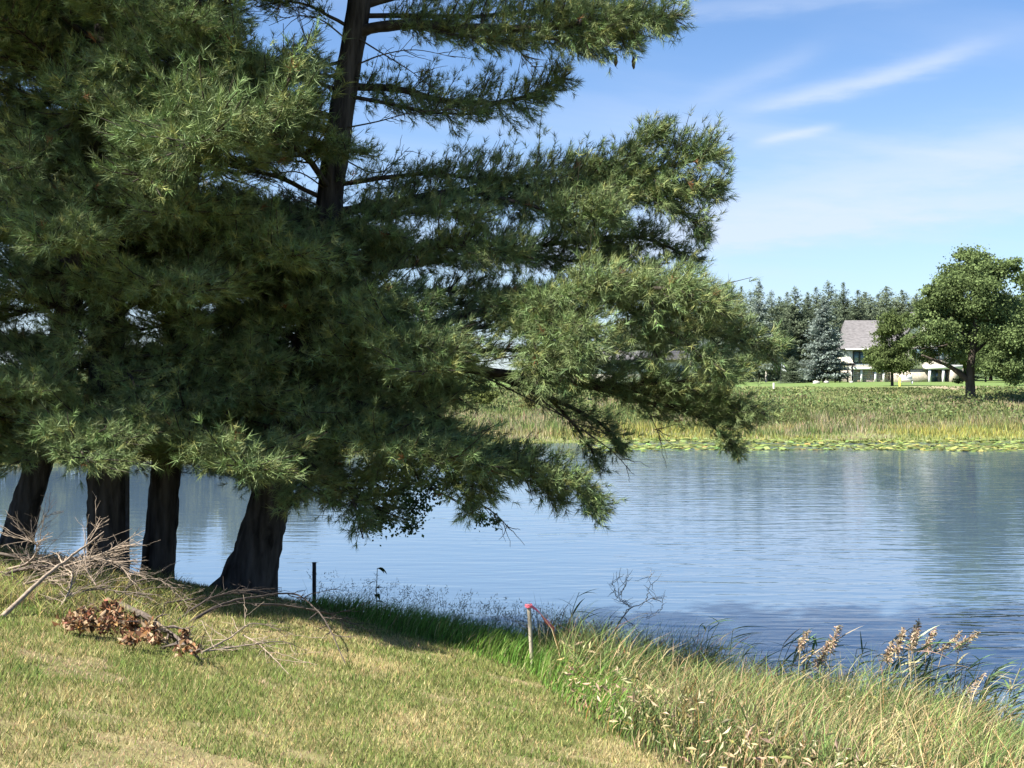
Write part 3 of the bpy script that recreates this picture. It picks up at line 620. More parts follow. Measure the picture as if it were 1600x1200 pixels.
# bare dead twigs on the big pine
def dead_twig(root, base, px, r=.012, n=7, c=(.09, .075, .06)):
    s = Soup(); ax = catmull([P3(*q)-base for q in px], 16); tube(s, ax, np.linspace(r, .003, 16), 5, c)
    for k in range(n):
        i = rng.integers(4, 15); d = unit(unit(ax[min(i+1, 15)]-ax[i-1])+rng.normal(0, .6, 3)); L = rng.uniform(.15, .5)
        q = ax[i]+d*L*np.linspace(0, 1, 6)[:, None]+np.cumsum(rng.normal(0, .012, (6, 3)), 0)
        tube(s, q, np.linspace(r*.45, .002, 6), 4, c, cap=False)
    return s.build('dead_twig', M['deadwood'], root)
for px in [[(560, 100, 15.2), (600, 85, 15), (650, 78, 14.9), (712, 90, 14.8)], [(560, 60, 15.2), (600, 85, 15.0), (640, 110, 14.8), (680, 140, 14.7)],
           [(800, 60, 14.7), (820, 90, 14.6), (840, 110, 14.6)], [(860, 55, 14.5), (890, 75, 14.5), (930, 95, 14.5)], [(540, 200, 15.2), (590, 190, 15), (650, 175, 14.9), (730, 170, 14.8)],
           [(540, 60, 15.2), (500, 30, 15), (460, 25, 14.8), (420, 40, 14.8)], [(535, 120, 15.2), (490, 80, 15), (470, 40, 14.9), (465, 10, 14.9)], [(525, 150, 15.2), (500, 120, 15), (490, 60, 14.9)],
           [(515, 300, 15.2), (470, 270, 15), (430, 272, 14.8), (390, 285, 14.8)], [(510, 330, 15.2), (470, 310, 15), (440, 330, 14.8)], [(520, 240, 15.2), (590, 270, 15.6), (640, 230, 15.8)],
           [(800, 590, 14.9), (880, 650, 14.8), (950, 700, 14.8), (985, 735, 14.8)], [(700, 560, 15), (820, 620, 14.8), (900, 660, 14.8), (950, 680, 14.8)], [(980, 610, 14.6), (1010, 640, 14.6), (1035, 690, 14.6)],
           [(720, 770, 14), (770, 800, 13.9), (800, 830, 13.9)], [(300, 290, 15.1), (340, 270, 14.9), (400, 275, 14.8), (460, 300, 14.8)], [(345, 275, 15), (375, 320, 15), (400, 350, 15)]]:
    dead_twig(t4 if px[0][0] > 400 else t3, b4 if px[0][0] > 400 else b3, px, n=9)
for (u, v) in [(962, 84), (990, 88), (905, 345), (930, 350)]:
    s = Soup(); c = P3(u, v, 14.4)-b4; zz = np.linspace(0, -.15, 8)
    tube(s, c+np.stack([0*zz, 0*zz, zz], -1), [.006, .014, .02, .023, .022, .019, .014, .006], 7, (.10, .065, .04), rough=.15); s.build('pine_cone', M['deadwood'], t4)

# ------------------------------------------------------------------ other near things
def pole(name, px, py0, py1, Yd, r, m, label, cat, lean=0.0):
    b = P3(px, py1, Yd); b[2] = float(hgt(b[0], b[1])); top = CAMZ-(py0-HY)/F*Yd
    s = Soup(); L = top-b[2]
    tube(s, np.array([[0, 0, -.15], [lean*L*.5, 0, L*.5], [lean*L, 0, L]]), r, 8); tube(s, np.array([[lean*L, 0, L], [lean*L, 0, L+.012]]), [r*1.15, r*1.1], 8)
    o = s.build(name, M[m], loc=b); tag(o, label, cat); return o
pole('thin_pole', 199, 655, 872, 14.55, .026, 'iron', 'thin dark pole standing against the thick straight pine', 'pole')
pole('fence_post', 491, 880, 938, 16.2, .026, 'iron', 'short dark metal fence post at the water edge right of the flared pine', 'post')

# survey stake with pink ribbon
g = G(832, 1046); st_root = empty('survey_stake', g, 'pale wooden survey stake with pink ribbon tied on top', 'stake')
Ys = g[1]; hs = (1046-944)/F*Ys
s = Soup(); n_ = 8
for k in range(n_):
    pass
zz = np.linspace(-.1, hs, 9); off = -.040*np.clip(zz/hs, 0, 1)
s_v = []
for z_, o_ in zip(zz, off):
    w_ = .021*(1 if z_ < hs*.98 else .9); s_v += [(o_-w_, -.010, z_), (o_+w_, -.010, z_), (o_+w_, .010, z_), (o_-w_, .010, z_)]
f_ = []
for k in range(8):
    for j in range(4): f_.append((4*k+j, 4*k+(j+1) % 4, 4*k+4+(j+1) % 4, 4*k+4+j))
f_.append((32, 33, 34, 35)); s.add(s_v, f_); s.build('post', M['stake'], st_root)
s = Soup(); top = np.array([-.040, 0, hs])
for k in range(3):
    zc_ = hs-.008-.010*k; a = np.linspace(0, 2*math.pi, 13)
    ring = np.stack([-.04+.034*np.cos(a), .022*np.sin(a), zc_+.006*np.sin(a*2+k)], -1); tube(s, ring, .008, 5)
s.build('ribbon_knot', M['ribbon'], st_root, smooth=True)
# ribbon tail, a twisted flat tape running down to a bent reed
e = P3(866, 985, Ys+.15)-g
pp = catmull([(-.03, 0, hs-.01), (.06, .03, hs-.08), (.14, .08, hs-.19), e*np.array([.85, 1, 1])+np.array([0, 0, .05]), e], 40)
tw = np.linspace(0, 11, 40); wdt = np.interp(np.linspace(0, 1, 40), [0, .35, .6, .8, .92, 1], [.014, .014, .024, .024, .045, .038])
a_ = np.stack([np.cos(tw)*.4, np.sin(tw)*.4, np.ones(40)], -1); a_ = unit(a_)*wdt[:, None]
b_ = np.stack([-np.sin(tw), np.cos(tw), 0*tw], -1)*.003
s = Soup(); ring = np.stack([pp-a_-b_, pp+a_-b_, pp+a_+b_, pp-a_+b_], 1); i = np.arange(39)[:, None]*4; j = np.arange(4)[None, :]
s.add(ring.reshape(-1, 3), np.stack([i+j, i+(j+1) % 4, i+4+(j+1) % 4, i+4+j], -1).reshape(-1, 4)); s.build('ribbon_tail', M['ribbon'], st_root)

# ---- dead brush
def branchy(name, pts, r, label, cat, group=None, c=(.30, .25, .20), n=10, tl=(.2, .7), spread=.7, k2=2, seed_=None, flat=.5):
    """a bare dead branch: stem along pts (world), twigs as its own part"""
    pts = np.asarray(pts, float); base = pts[0]
    root = empty(name, base, label, cat, group)
    L = np.linalg.norm(np.diff(pts, axis=0), axis=1).sum(); m = max(12, int(L/.08))
    ax = catmull(pts-base, m); ax[1:-1] += np.cumsum(rng.normal(0, .0035, (m-2, 3)), 0)*np.sin(np.linspace(0, math.pi, m-2))[:, None]
    s = Soup(); tube(s, ax, np.linspace(r, r*.28, m), 7, c, rough=.08); s.build('stem', M['deadwood'], root, smooth=True)
    s = Soup(); T = unit(np.gradient(ax, axis=0))
    for b in range(n):
        i = rng.integers(int(m*.15), m); d = unit(T[i]*.8+rng.normal(0, spread, 3)*np.array([1, 1, flat])); q = rng.uniform(*tl)
        w_ = ax[i]+d*q*np.linspace(0, 1, 9)[:, None]+np.cumsum(rng.normal(0, .016, (9, 3)), 0)*q; w_[0] = ax[i]
        tube(s, w_, np.linspace(r*.38, .0022, 9), 5, c, cap=False)
        for e_ in range(k2):
            j = rng.integers(2, 8); d2 = unit(d+rng.normal(0, .7, 3)*np.array([1, 1, flat])); q2 = q*rng.uniform(.25, .55)
            tube(s, w_[j]+d2*q2*np.linspace(0, 1, 6)[:, None]+np.cumsum(rng.normal(0, .010, (6, 3)), 0)*q2*2, np.linspace(r*.2, .0016, 6), 4, c, cap=False)
    if n: tag(s.build('twigs', M['deadwood'], root), kind='stuff')
    return root
def rp(px, py, Yd): return P3(px, py, Yd)
PALE = (.28, .22, .165); GREYB = (.15, .12, .095); DARKB = (.07, .056, .048)
g0 = G(2, 965)
branchy('dead_branch', [g0, rp(60, 912, 10.7), rp(110, 872, 11.4), rp(162, 831, 12.0)], .023, 'long pale pole of a dead branch jutting up from the brush pile', 'branch', c=PALE, n=3, tl=(.15, .4))
br = [([(0, 865, 12.3), (40, 872, 12.3), (90, 878, 12.3), (140, 868, 12.2)], .016, GREYB), ([(0, 928, 11.3), (60, 905, 11.6), (130, 890, 11.9), (190, 855, 12.0)], .014, PALE),
      ([(0, 900, 11.8), (50, 885, 12), (110, 882, 12.1), (180, 878, 12.2)], .020, GREYB), ([(10, 890, 12), (45, 878, 12), (60, 850, 12), (18, 838, 12)], .014, PALE),
      ([(90, 955, 10.8), (105, 930, 11), (112, 900, 11.3), (95, 885, 11.6)], .010, PALE), ([(150, 915, 11.6), (138, 890, 11.7), (135, 850, 11.8), (150, 822, 11.9)], .009, PALE),
      ([(100, 885, 11.8), (150, 870, 11.9), (185, 852, 11.9)], .010, PALE), ([(130, 870, 11.8), (170, 878, 11.8), (205, 900, 11.7)], .010, PALE),
      ([(60, 890, 12), (40, 860, 12.1), (55, 830, 12.2), (75, 800, 12.2)], .007, GREYB), ([(20, 940, 11), (80, 935, 11.2), (150, 920, 11.4), (210, 930, 11.4)], .012, GREYB)]
lab = ['grey dead branch lying level across the top of the brush pile', 'pale forked dead branch running up across the brush pile', 'thick grey dead branch under the long pale pole',
       'crooked pale dead branch in front of the leaning pine', 'thin upright pale stick in the brush pile below the long pole', 'pale upright twig in front of the thick straight pine',
       'pale twig crossing the foot of the thick straight pine', 'arched pale twig drooping before the foot of the thick straight pine', 'fine bare grey twig rising against the water beside the leaning pine', 'low grey dead branch at the foot of the brush pile']
for (p, r, c), l in zip(br, lab):
    branchy('dead_branch', [rp(*q) for q in p], r, l, 'branch', 'dead branches in the brush pile', c=c, n=24, tl=(.10, .45), flat=.3)
def gl(px, py, up=0.0):
    q = G(px, py); q = q.copy(); q[2] += up; return q
# branch with curled brown leaves
lg = branchy('fallen_branch', [gl(188, 962, .10), gl(230, 985, .12), gl(270, 1008, .10), gl(308, 1036, .05)], .032, 'fallen branch with clumps of curled brown leaves lying on the lawn', 'branch', c=(.11, .088, .072), n=18, tl=(.2, .5))
s = Soup(); base = np.array(lg.location)
cl_ = [(112, 984, 20, 12), (134, 972, 18, 18), (128, 990, 24, 9), (168, 962, 16, 18), (182, 972, 14, 20), (163, 990, 22, 11), (205, 984, 14, 16), (232, 996, 16, 18), (208, 1012, 20, 9), (246, 1012, 10, 9), (290, 1006, 10, 13), (283, 1032, 12, 6), (305, 1030, 6, 8)]
for (u, v, ru, rv) in cl_:
    g1 = G(u, v+rv*.6); m = int(ru*rv*.42)
    c = g1-base+np.array([0, 0, .10]); sc_ = g1[1]/F
    p = c+rng.normal(0, .40, (m, 3))*np.array([ru*sc_, ru*sc_*.8, rv*sc_]); p[:, 2] = np.maximum(p[:, 2], hgt(p[:, 0]+base[0], p[:, 1]+base[1])-base[2]+.01)
    D = unit(rng.normal(0, 1, (m, 3))); W = unit(np.cross(D, rng.normal(0, 1, (m, 3)))); Nn = np.cross(D, W); L = rng.uniform(.030, .075, (m, 1)); ww = L*.28
    V = np.stack([p, p+D*L*.5-W*ww+Nn*L*.30, p+D*L-Nn*L*.12, p+D*L*.5+W*ww+Nn*L*.34], 1).reshape(-1, 3)
    cc = np.array([.30, .165, .092])*rng.uniform(.3, 1.5, (m, 1))*(1+.1*rng.standard_normal((m, 3))); pl_ = rng.random(m) < .3; cc[pl_] = np.array([.46, .34, .22])
    i = np.arange(m)[:, None]*4; s.add(V, np.concatenate([i+np.array([[0, 1, 2]]), i+np.array([[0, 2, 3]])]), np.repeat(np.clip(cc, .01, .8), 4, 0))
tag(s.build('dry_leaves', M['leaf'], lg), kind='stuff')
br = [([gl(285, 990, .06), gl(340, 985, .22), gl(400, 978, .30), gl(462, 970, .32), gl(505, 1000, .22), gl(540, 1045, .04)], .016, DARKB), ([gl(270, 985, .06), gl(330, 975, .25), gl(390, 965, .3), gl(440, 945, .2)], .012, DARKB),
      ([gl(235, 955, .05), gl(300, 958, .15), gl(370, 950, .2), gl(440, 940, .12)], .012, GREYB), ([gl(315, 1028, .04), gl(360, 1015, .10), gl(400, 1005, .18), gl(450, 1005, .1)], .009, PALE),
      ([gl(310, 1025, .03), gl(380, 1025, .08), gl(440, 1022, .10), gl(480, 1022, .03)], .008, PALE), ([gl(380, 1010, .1), gl(420, 1030, .06), gl(455, 1062, .02)], .007, PALE),
      ([gl(400, 985, .25), gl(450, 985, .25), gl(500, 985, .2), gl(540, 985, .1)], .012, DARKB), ([gl(180, 950, .05), gl(210, 940, .2), gl(250, 945, .25), gl(290, 960, .12)], .013, GREYB)]
lab = ['long dark arching dead branch reaching right across the lawn', 'dark dead branch arching just above the longest one on the lawn', 'grey bare branch lying along the crest of the lawn', 'thin pale forked twig on the lawn beside the brown leaves',
       'pale twig lying flat on the lawn below the arching dark branch', 'short pale twig pointing down the lawn', 'dark twiggy branch tip at the far end of the arching branch', 'grey tangled branch behind the clumps of brown leaves']
for (p, r, c), l in zip(br, lab):
    branchy('dead_branch', p, r, l, 'branch', 'dead branches lying on the lawn', c=c, n=13, tl=(.15, .5), flat=.3)
# longer unmown tufts under and around the brush
s = Soup(); n = 15000; uu_ = rng.uniform(-40, 300, n); vv_ = rng.uniform(868, 965, n)+np.clip(uu_-120, 0, 200)*.28
den = 1.6/np.maximum((vv_-HY)/F-.113-.193*(uu_-800)/F, .05); x = (uu_-800)/F*den; y = den; k = (y < 15.5) & (fbm(x*2.2, y*2.2, 3) > .42); x, y = x[k], y[k]; n = len(x)
cl = np.where((rng.random(n) < .45)[:, None], jit((.42, .36, .15), n, .25), jit((.20, .24, .07), n, .3)); k = rng.random(n) < .2; cl[k] = jit((.17, .13, .10), k.sum(), .3)
blades(s, np.stack([x, y, hgt(x, y)-.01], -1), rng.uniform(.05, .28, n), rng.uniform(.005, .011, n), cl, bend=.9, segs=3, wilt=.3)
tag(s.build('unmown_tufts', M['grass']), 'longer yellow green grass tufts around the brush pile', 'grass', kind='stuff')
# bare grey shrub at the water edge
gb = np.array([(945-800)/F*14.6, 14.6, 0]); gb[2] = float(hgt(gb[0], gb[1]))
sh = empty('bare_shrub', gb, 'bare pale grey shrub with crooked branches at the water edge', 'shrub')
for k, pth in enumerate([[(950, 1010), (962, 985), (975, 960), (985, 948), (968, 935), (965, 910), (962, 892)], [(968, 975), (985, 950), (1000, 945), (1020, 935), (1042, 932)], [(985, 948), (975, 938), (968, 938)],
                         [(968, 930), (978, 912), (980, 888)], [(1010, 940), (1015, 915), (1018, 890)], [(1020, 935), (1035, 942), (1028, 958), (1010, 965)], [(975, 965), (995, 985), (1002, 1010)], [(965, 935), (958, 915), (955, 912)]]):
    pts = np.array([P3(u, v, 14.6+rng.normal(0, .06)) for u, v in pth])-gb; ax = catmull(pts, 18); ax[1:] += rng.normal(0, .008, (17, 3))
    s = Soup(); tube(s, ax, np.linspace(.009 if k < 2 else .006, .002, 18), 5, (.55, .51, .47) if k % 3 else (.22, .19, .17))
    for b in range(7):
        i = rng.integers(5, 18); d = unit(rng.normal(0, 1, 3)*np.array([1, .6, .8])); tube(s, ax[i]+d*rng.uniform(.06, .22)*np.linspace(0, 1, 6)[:, None]+np.cumsum(rng.normal(0, .008, (6, 3)), 0), np.linspace(.004, .0016, 6), 4, (.55, .52, .48), cap=False)
    s.build('branch', M['deadwood'], sh)

# ---- reeds standing in the margin
def leaf_strip(s, p, d, L, wd, c, drop=.3):
    t = np.linspace(0, 1, 6)[:, None]; ax = p+d*L*t-np.array([0, 0, 1.0])*drop*L*t**2; sd_ = unit(np.cross(d, [0, 0, 1.0]))
    ww = wd*np.array([.5, 1, .95, .7, .4, .02])[:, None]; V = np.concatenate([ax-sd_*ww/2+np.array([0, 0, .15])*ww, ax+sd_*ww/2], 0); i = np.arange(5)
    s.add(V, np.stack([i, i+1, i+7, i+6], 1), c)
def reed(px, pyt, Yd, plume, label, group, dry=False, lean=.0, nl=6):
    top = P3(px, pyt, Yd); b = np.array([top[0]-lean, Yd+rng.normal(0, .05), 0]); b[2] = max(float(hgt(b[0], b[1])), -.1)
    root = empty('reed', b, label, 'reed', group); H = top[2]-b[2]
    ax = catmull([(0, 0, 0), (lean*.25, 0, H*.4), (lean*.6, 0, H*.75), (lean, 0, H)], 12)
    sc_ = (.42, .36, .22) if dry else (.17, .22, .09)
    s = Soup(); tube(s, ax, np.linspace(.0065, .003, 12), 5, sc_); s.build('stem', M['grass'], root)
    s = Soup()
    for k in range(nl):
        i = rng.integers(3, 12); a = rng.normal(0, .7) if rng.random() < .75 else rng.normal(math.pi, .6); d = unit([math.cos(a), math.sin(a)*.6, rng.uniform(.1, 1.0)])
        leaf_strip(s, ax[i], d, rng.uniform(.22, .48), rng.uniform(.018, .030), jit((.38, .34, .21) if dry and k % 2 else (.13, .20, .095), 1, .25)[0], rng.uniform(.1, .5))
    s.build('leaves', M['grass'], root)
    if plume:
        s = Soup(); m = int(rng.uniform(110, 240)); t = rng.random(m); L = rng.uniform(.20, .34)
        dirp = unit([lean*.8+.35, 0, .9-plume*.5]); p = ax[-1]+dirp*L*(t[:, None]-.25)
        d = unit(rng.normal(0, 1, (m, 3))*1.1+dirp*.8+np.array([.3, 0, -.1])); q = rng.uniform(.03, .085, (m, 1))*(1.15-t[:, None]*.6); W = unit(np.cross(d, rng.normal(0, 1, (m, 3))))*.0055
        tip = p+d*q-np.array([0, 0, .012]); V = np.stack([p-W*.5, p+W*.5, tip+W, tip-W], 1).reshape(-1, 3); i = np.arange(m)[:, None]*4
        s.add(V, i+np.array([[0, 1, 2, 3]]), np.repeat(jit((.40, .31, .21), m, .35), 4, 0)); s.build('plume', M['grass'], root)
    return root
pl = [(1300, 1008, .1, 'reed with a small brown plume standing apart from the larger clump'), (1400, 1008, .2, 'first brown plumed reed of the clump over the lower bank'), (1420, 1005, .1, 'dense brown plumed reed near the start of the clump'),
      (1428, 998, .0, 'tallest brown plumed reed in the clump'), (1450, 1008, .2, 'brown plumed reed in the middle of the clump'), (1478, 1012, .9, 'reed whose grey brown plume bends over to the right'), (1500, 1006, 1.2, 'reed with long drooping grey plume at the end of the clump'),
      (1510, 1080, 1.0, 'short reed with drooping grey plume below the clump'), (1278, 1030, .3, 'short reed with a sparse brown plume'), (1252, 1006, .4, 'reed with a thin pale plume leaning over the water'), (1386, 1026, .1, 'small reddish plumed reed at the edge of the clump')]
for (u, v, p_, l) in pl: reed(u, v, 12.9+rng.normal(0, .15), p_+.01, l, 'reeds at the near water edge', dry=True, lean=rng.uniform(-.10, .22))
for k in range(100):
    u = rng.choice([rng.uniform(1090, 1260), rng.uniform(1230, 1600), rng.uniform(1360, 1600)]); Yd = np.clip(float(shore((u-800)/F*13.5))+rng.uniform(-.9, .1), 11.5, 15.5)
    v = np.interp(u, [1090, 1200, 1300, 1420, 1520, 1600], [1010, 1010, 1050, 1040, 1080, 1075])+rng.uniform(-45, 40)
    reed(u, v, Yd, 0, 'leafy green reed without a plume at the near water edge', 'leafy reeds at the near water edge', dry=rng.random() < .25, lean=rng.uniform(.05, .32), nl=7)
for (u, v) in [(868, 980), (905, 925), (890, 950), (930, 985), (850, 975), (915, 960)]:
    reed(u, v, 13.9+rng.normal(0, .2), 0, 'leafy reed bending over the water behind the survey stake', 'reeds behind the survey stake', lean=rng.uniform(-.15, .2), nl=6)
# feathery grass heads along the shaded water edge
s = Soup(); n = 900; x = rng.uniform(-2.6, 1.2, n); y = shore(x)-rng.uniform(.5, 2.2, n)
h_ = rng.uniform(.30, .62, n); p0 = np.stack([x, y, hgt(x, y)], -1)
blades(s, p0, h_, .006, jit((.16, .19, .10), n, .25), bend=.25, segs=3)
tp_ = p0+np.array([0, 0, 1.0])*(h_*.93)[:, None]
m = n*8; q = np.repeat(tp_, 8, 0)+rng.normal(0, .03, (m, 3)); d = unit(rng.normal(0, 1, (m, 3))+np.array([.3, 0, 1])); W = unit(np.cross(d, rng.normal(0, 1, (m, 3))))*.004
s.add(np.stack([q-W, q+W, q+d*.04], 1).reshape(-1, 3), np.arange(m*3).reshape(-1, 3), np.repeat(jit((.20, .18, .13), m, .3), 3, 0))
tag(s.build('seed_grass', M['grass']), 'fine grass with feathery seed heads along the shaded water edge', 'grass', kind='stuff')
# weed with broad dark leaves
gw = np.array([(592-800)/F*15.6, 15.6, 0]); gw[2] = float(hgt(gw[0], gw[1])); wr = empty('weed_plant', gw, 'single tall weed with broad dark leaves standing against the water', 'weed')
tz = CAMZ-(888-HY)/F*15.6-gw[2]; s = Soup(); ax = catmull([(0, 0, 0), (-.03, 0, tz*.5), (-.02, 0, tz)], 10); tube(s, ax, np.linspace(.008, .004, 10), 5, (.06, .08, .03)); s.build('stem', M['grass'], wr)
for k in range(9):
    i = rng.integers(3, 10); a = rng.uniform(0, 6.28); s = Soup(); leaf_strip(s, ax[i], unit([math.cos(a), math.sin(a)*.5, .2]), rng.uniform(.12, .2), .055, jit((.055, .085, .035), 1, .2)[0], .6); s.build('leaf', M['leaf'], wr)

# ------------------------------------------------------------------ broadleaf trees
def leaves_at(s, p, size, colr, flat=.0):
    n = len(p); D = unit(rng.normal(0, 1, (n, 3))); Wv = unit(np.cross(D, rng.normal(0, 1, (n, 3))+np.array([0, 0, flat])))
    L = size*rng.uniform(.6, 1.3, (n, 1)); V = np.stack([p-D*L*.5, p-Wv*L*.34, p+D*L*.5, p+Wv*L*.34], 1).reshape(-1, 3)
    i = np.arange(n)[:, None]*4; s.add(V, i+np.array([[0, 1, 2, 3]]), np.repeat(colr, 4, 0))
def broad_crown(clumps, per, size, colr, seed_amp=.22):
    """clumps: (centre, radius) list; leaves concentrate in shells of smaller sub-clumps"""
    s = Soup()
    for c, r in clumps:
        m = max(5, int(9*r**1.3)); d = unit(rng.normal(0, 1, (m, 3))); sub = c+d*r*rng.uniform(.35, 1.0, (m, 1))*np.array([1, 1, .8])
        k = int(per*r*r/m)+6; q = np.repeat(sub, k, 0)+rng.normal(0, .30*r/1.25, (m*k, 3))*np.array([1, 1, .62])
        cc = np.repeat(np.asarray(colr)*rng.uniform(1-seed_amp, 1+seed_amp, (m, 1)), k, 0)*rng.uniform(.75, 1.25, (m*k, 1))
        leaves_at(s, q, size, np.clip(cc, .005, .8))
    return s
def limbs(root, base_pts, r, tips, m):
    s = Soup(); ax = catmull(base_pts, 20); tube(s, ax, np.linspace(r*1.25, r*.5, 20), 12, rough=.05)
    tube(s, np.array([ax[0]-np.array([0, 0, .3]), ax[0]+np.array([0, 0, .4])]), [r*1.7, r*1.15], 12, rough=.05)
    s.build('trunk', m, root, smooth=True)
    for t in tips:
        i = rng.integers(8, 19); a = ax[i]; b = np.asarray(t, float); mid = (a+b)/2+np.array([0, 0, -.12*np.linalg.norm(b-a)])*rng.uniform(-.5, 1)
        s = Soup(); tube(s, catmull([a, mid, b], 12), np.linspace(r*.45, r*.08, 12), 7, rough=.05); s.build('limb', m, root, smooth=True)
# the big oak on the far bank
def far_ground(px, py, lo=78, hi=230): return G(px, py, lo, hi)
go = far_ground(1517, 626); D_ = go[1]; k_ = D_/F
oak = empty('oak_tree', go, 'large broad oak standing alone on the far bank before the house', 'tree')
def ol(u, v, dy=0.0): return np.array([(u-800)/F*D_-go[0], dy, CAMZ-(v-HY)/F*D_-go[2]])
cr = [(1515, 425, 34, 0), (1478, 452, 28, -1), (1552, 432, 28, 0), (1520, 468, 36, -2), (1474, 492, 30, 1), (1565, 478, 32, 1), (1446, 478, 20, 0), (1588, 470, 24, 2), (1450, 520, 26, -2), (1500, 525, 32, 1), (1550, 522, 32, -2),
      (1590, 520, 28, 0), (1458, 548, 20, 1), (1486, 556, 18, -1), (1545, 568, 26, -2), (1590, 560, 28, -1), (1562, 590, 17, -2), (1512, 404, 16, 0), (1538, 408, 16, 1), (1572, 418, 14, -1), (1456, 455, 16, 0), (1630, 500, 34, 0), (1630, 550, 30, 0), (1432, 500, 16, 0), (1436, 530, 16, 1), (1520, 590, 12, 2), (1500, 440, 24, 2), (1535, 500, 30, 2)]
cl_ = [(ol(u, v, dy*1.2), r*1.13*k_) for u, v, r, dy in cr]
broad_crown(cl_, 1250, .215, (.135, .180, .070), .36).build('crown', M['leaf'], oak)
limbs(oak, [ol(1517, 626), ol(1516, 595), ol(1518, 560), ol(1525, 500), ol(1525, 440)], .36, [ol(1440, 545), ol(1470, 500), ol(1420, 530), ol(1570, 500), ol(1590, 540), ol(1545, 430), ol(1490, 450)], M['oakbark'])
s = Soup(); tube(s, catmull([ol(1515, 596), ol(1495, 580), ol(1478, 570), ol(1440, 555)], 14), np.linspace(.30, .08, 14), 8, rough=.05); s.build('limb', M['oakbark'], oak, smooth=True)
# deciduous trees: two shapes, copied
def make_broad(H, W, colr, seed_n=20, leaf=.4, per=330):
    cl = []
    for k in range(seed_n):
        a = rng.uniform(0, 6.28); z = rng.uniform(.28, .95); rr = W*.5*math.sin(math.pi*min(1, .18+z*.85))*rng.uniform(.2, .85)
        cl.append((np.array([rr*math.cos(a), rr*math.sin(a), H*z]), W*rng.uniform(.13, .22)))
    c = broad_crown(cl, per, leaf, colr).mesh('crown', M['leaf'])
    s = Soup(); tube(s, catmull([(0, 0, -.3), (0, 0, H*.3), (.2, .1, H*.8)], 10), np.linspace(W*.03, W*.008, 10), 8, rough=.05); t = s.mesh('trunk', M['oakbark'], True)
    return t, c
def place(name, meshes, loc, scale, rz, label, cat, group=None, names=('trunk', 'crown')):
    r = empty(name, loc, label, cat, group); r.scale = (scale,)*3 if np.isscalar(scale) else scale; r.rotation_euler.z = rz
    for me, nm in zip(meshes, names):
        o = bpy.data.objects.new(nm, me); col.objects.link(o); o.parent = r
    return r
BR = [make_broad(11, 9, (.105, .145, .055), 26), make_broad(11, 9, (.115, .150, .055), 28, .34), make_broad(9, 9, (.14, .15, .06), 22)]
SHR = [make_broad(3.6, 4.6, (.13, .155, .05), 14, .28, 420), make_broad(3.2, 4.2, (.155, .15, .06), 12, .28, 420)]
def fz(px, Yd): x = (px-800)/F*Yd; return np.array([x, Yd, float(hgt(x, Yd))])
place('deciduous_tree', BR[0], fz(1625, 128), 1.12, .4, 'tall dark leafy tree cut off by the right edge behind the oak', 'tree')
place('young_tree', BR[1], fz(1394, 128), (.64, .64, .68), 1.1, 'smaller round tree on the lawn in front of the house', 'tree')
# ------------------------------------------------------------------ spruces
def make_spruce(H, Rb, colr, whorls=34, droop=.35, bare=.10, sz=.34, per=10):
    s = Soup(); P, Dv, Cc = [], [], []
    for b in range(whorls*per):
        t = rng.random()**1.15; z = H*(bare+(1-bare)*t*.985); rr = Rb*1.12*(1-t)**.74+.05
        a = rng.uniform(0, 6.283); L = rr*rng.uniform(.62, 1.12); k = max(5, int(L*13)); u = rng.uniform(.12, 1, k)
        tilt = .3*t-droop*(1-t)
        x = np.stack([np.cos(a)*L*u, np.sin(a)*L*u, z+L*(tilt*u+.18*u**2)], -1)+rng.normal(0, .09, (k, 3))+np.stack([-np.sin(a)*rng.normal(0, .25, k)*L*u*.7, np.cos(a)*rng.normal(0, .25, k)*L*u*.7, 0*u], -1)
        P.append(x); Dv.append(np.broadcast_to([np.cos(a), np.sin(a), -.25], (k, 3))); Cc.append(np.broadcast_to(np.asarray(colr)*rng.uniform(.7, 1.35), (k, 3)))
    P = np.concatenate(P); Dv = unit(np.concatenate(Dv)+rng.normal(0, .45, (len(P), 3))); Cc = np.concatenate(Cc)*rng.uniform(.8, 1.2, (len(P), 1)); n = len(P)
    Wv = unit(np.cross(Dv, np.array([0, 0, 1.0])+rng.normal(0, .5, (n, 3)))); L = sz*rng.uniform(.7, 1.3, (n, 1))*(1.15-.55*np.clip(P[:, 2:]/H, 0, 1)**2)
    V = np.stack([P-Dv*L*.4, P-Wv*L*.28, P+Dv*L*.8, P+Wv*L*.28], 1).reshape(-1, 3); i = np.arange(n)[:, None]*4
    s.add(V, i+np.array([[0, 1, 2, 3]]), np.repeat(Cc, 4, 0)); c = s.mesh('crown', M['leaf'])
    s = Soup(); tube(s, np.array([[0, 0, -.4], [0, 0, H*.4], [0, 0, H*.97]]), [.24, .15, .02], 8); return s.mesh('trunk', M['oakbark'], True), c
SP = [make_spruce(16, 4.4, (.155, .190, .122), bare=.03, per=13), make_spruce(16, 3.9, (.130, .162, .102), bare=.03, per=13), make_spruce(15, 4.4, (.165, .200, .125), droop=.1, per=13)]
BLUE = make_spruce(14, 4.0, (.20, .24, .212), whorls=36, droop=.22, bare=.07, sz=.40, per=12)
BLUE2 = make_spruce(14, 3.6, (.20, .24, .205), whorls=34, droop=.25, bare=.14, sz=.38, per=11)
def spruce(px, top, Yd, meshes, H, label, group, wide=1.0, drop=0):
    b = fz(px, Yd); b[2] -= drop; h = CAMZ-(top-HY)/F*Yd-b[2]; k = h/H
    return place('spruce_tree', meshes, b, (k*wide, k*wide, k), rng.uniform(0, 6.28), label, 'spruce', group)
spruce(1287, 462, 168, BLUE, 14, 'wide silvery blue spruce next to the house', None)
spruce(1186, 438, 172, BLUE2, 14, 'tall blue green spruce with a bare lower trunk on the lawn', None, .8)
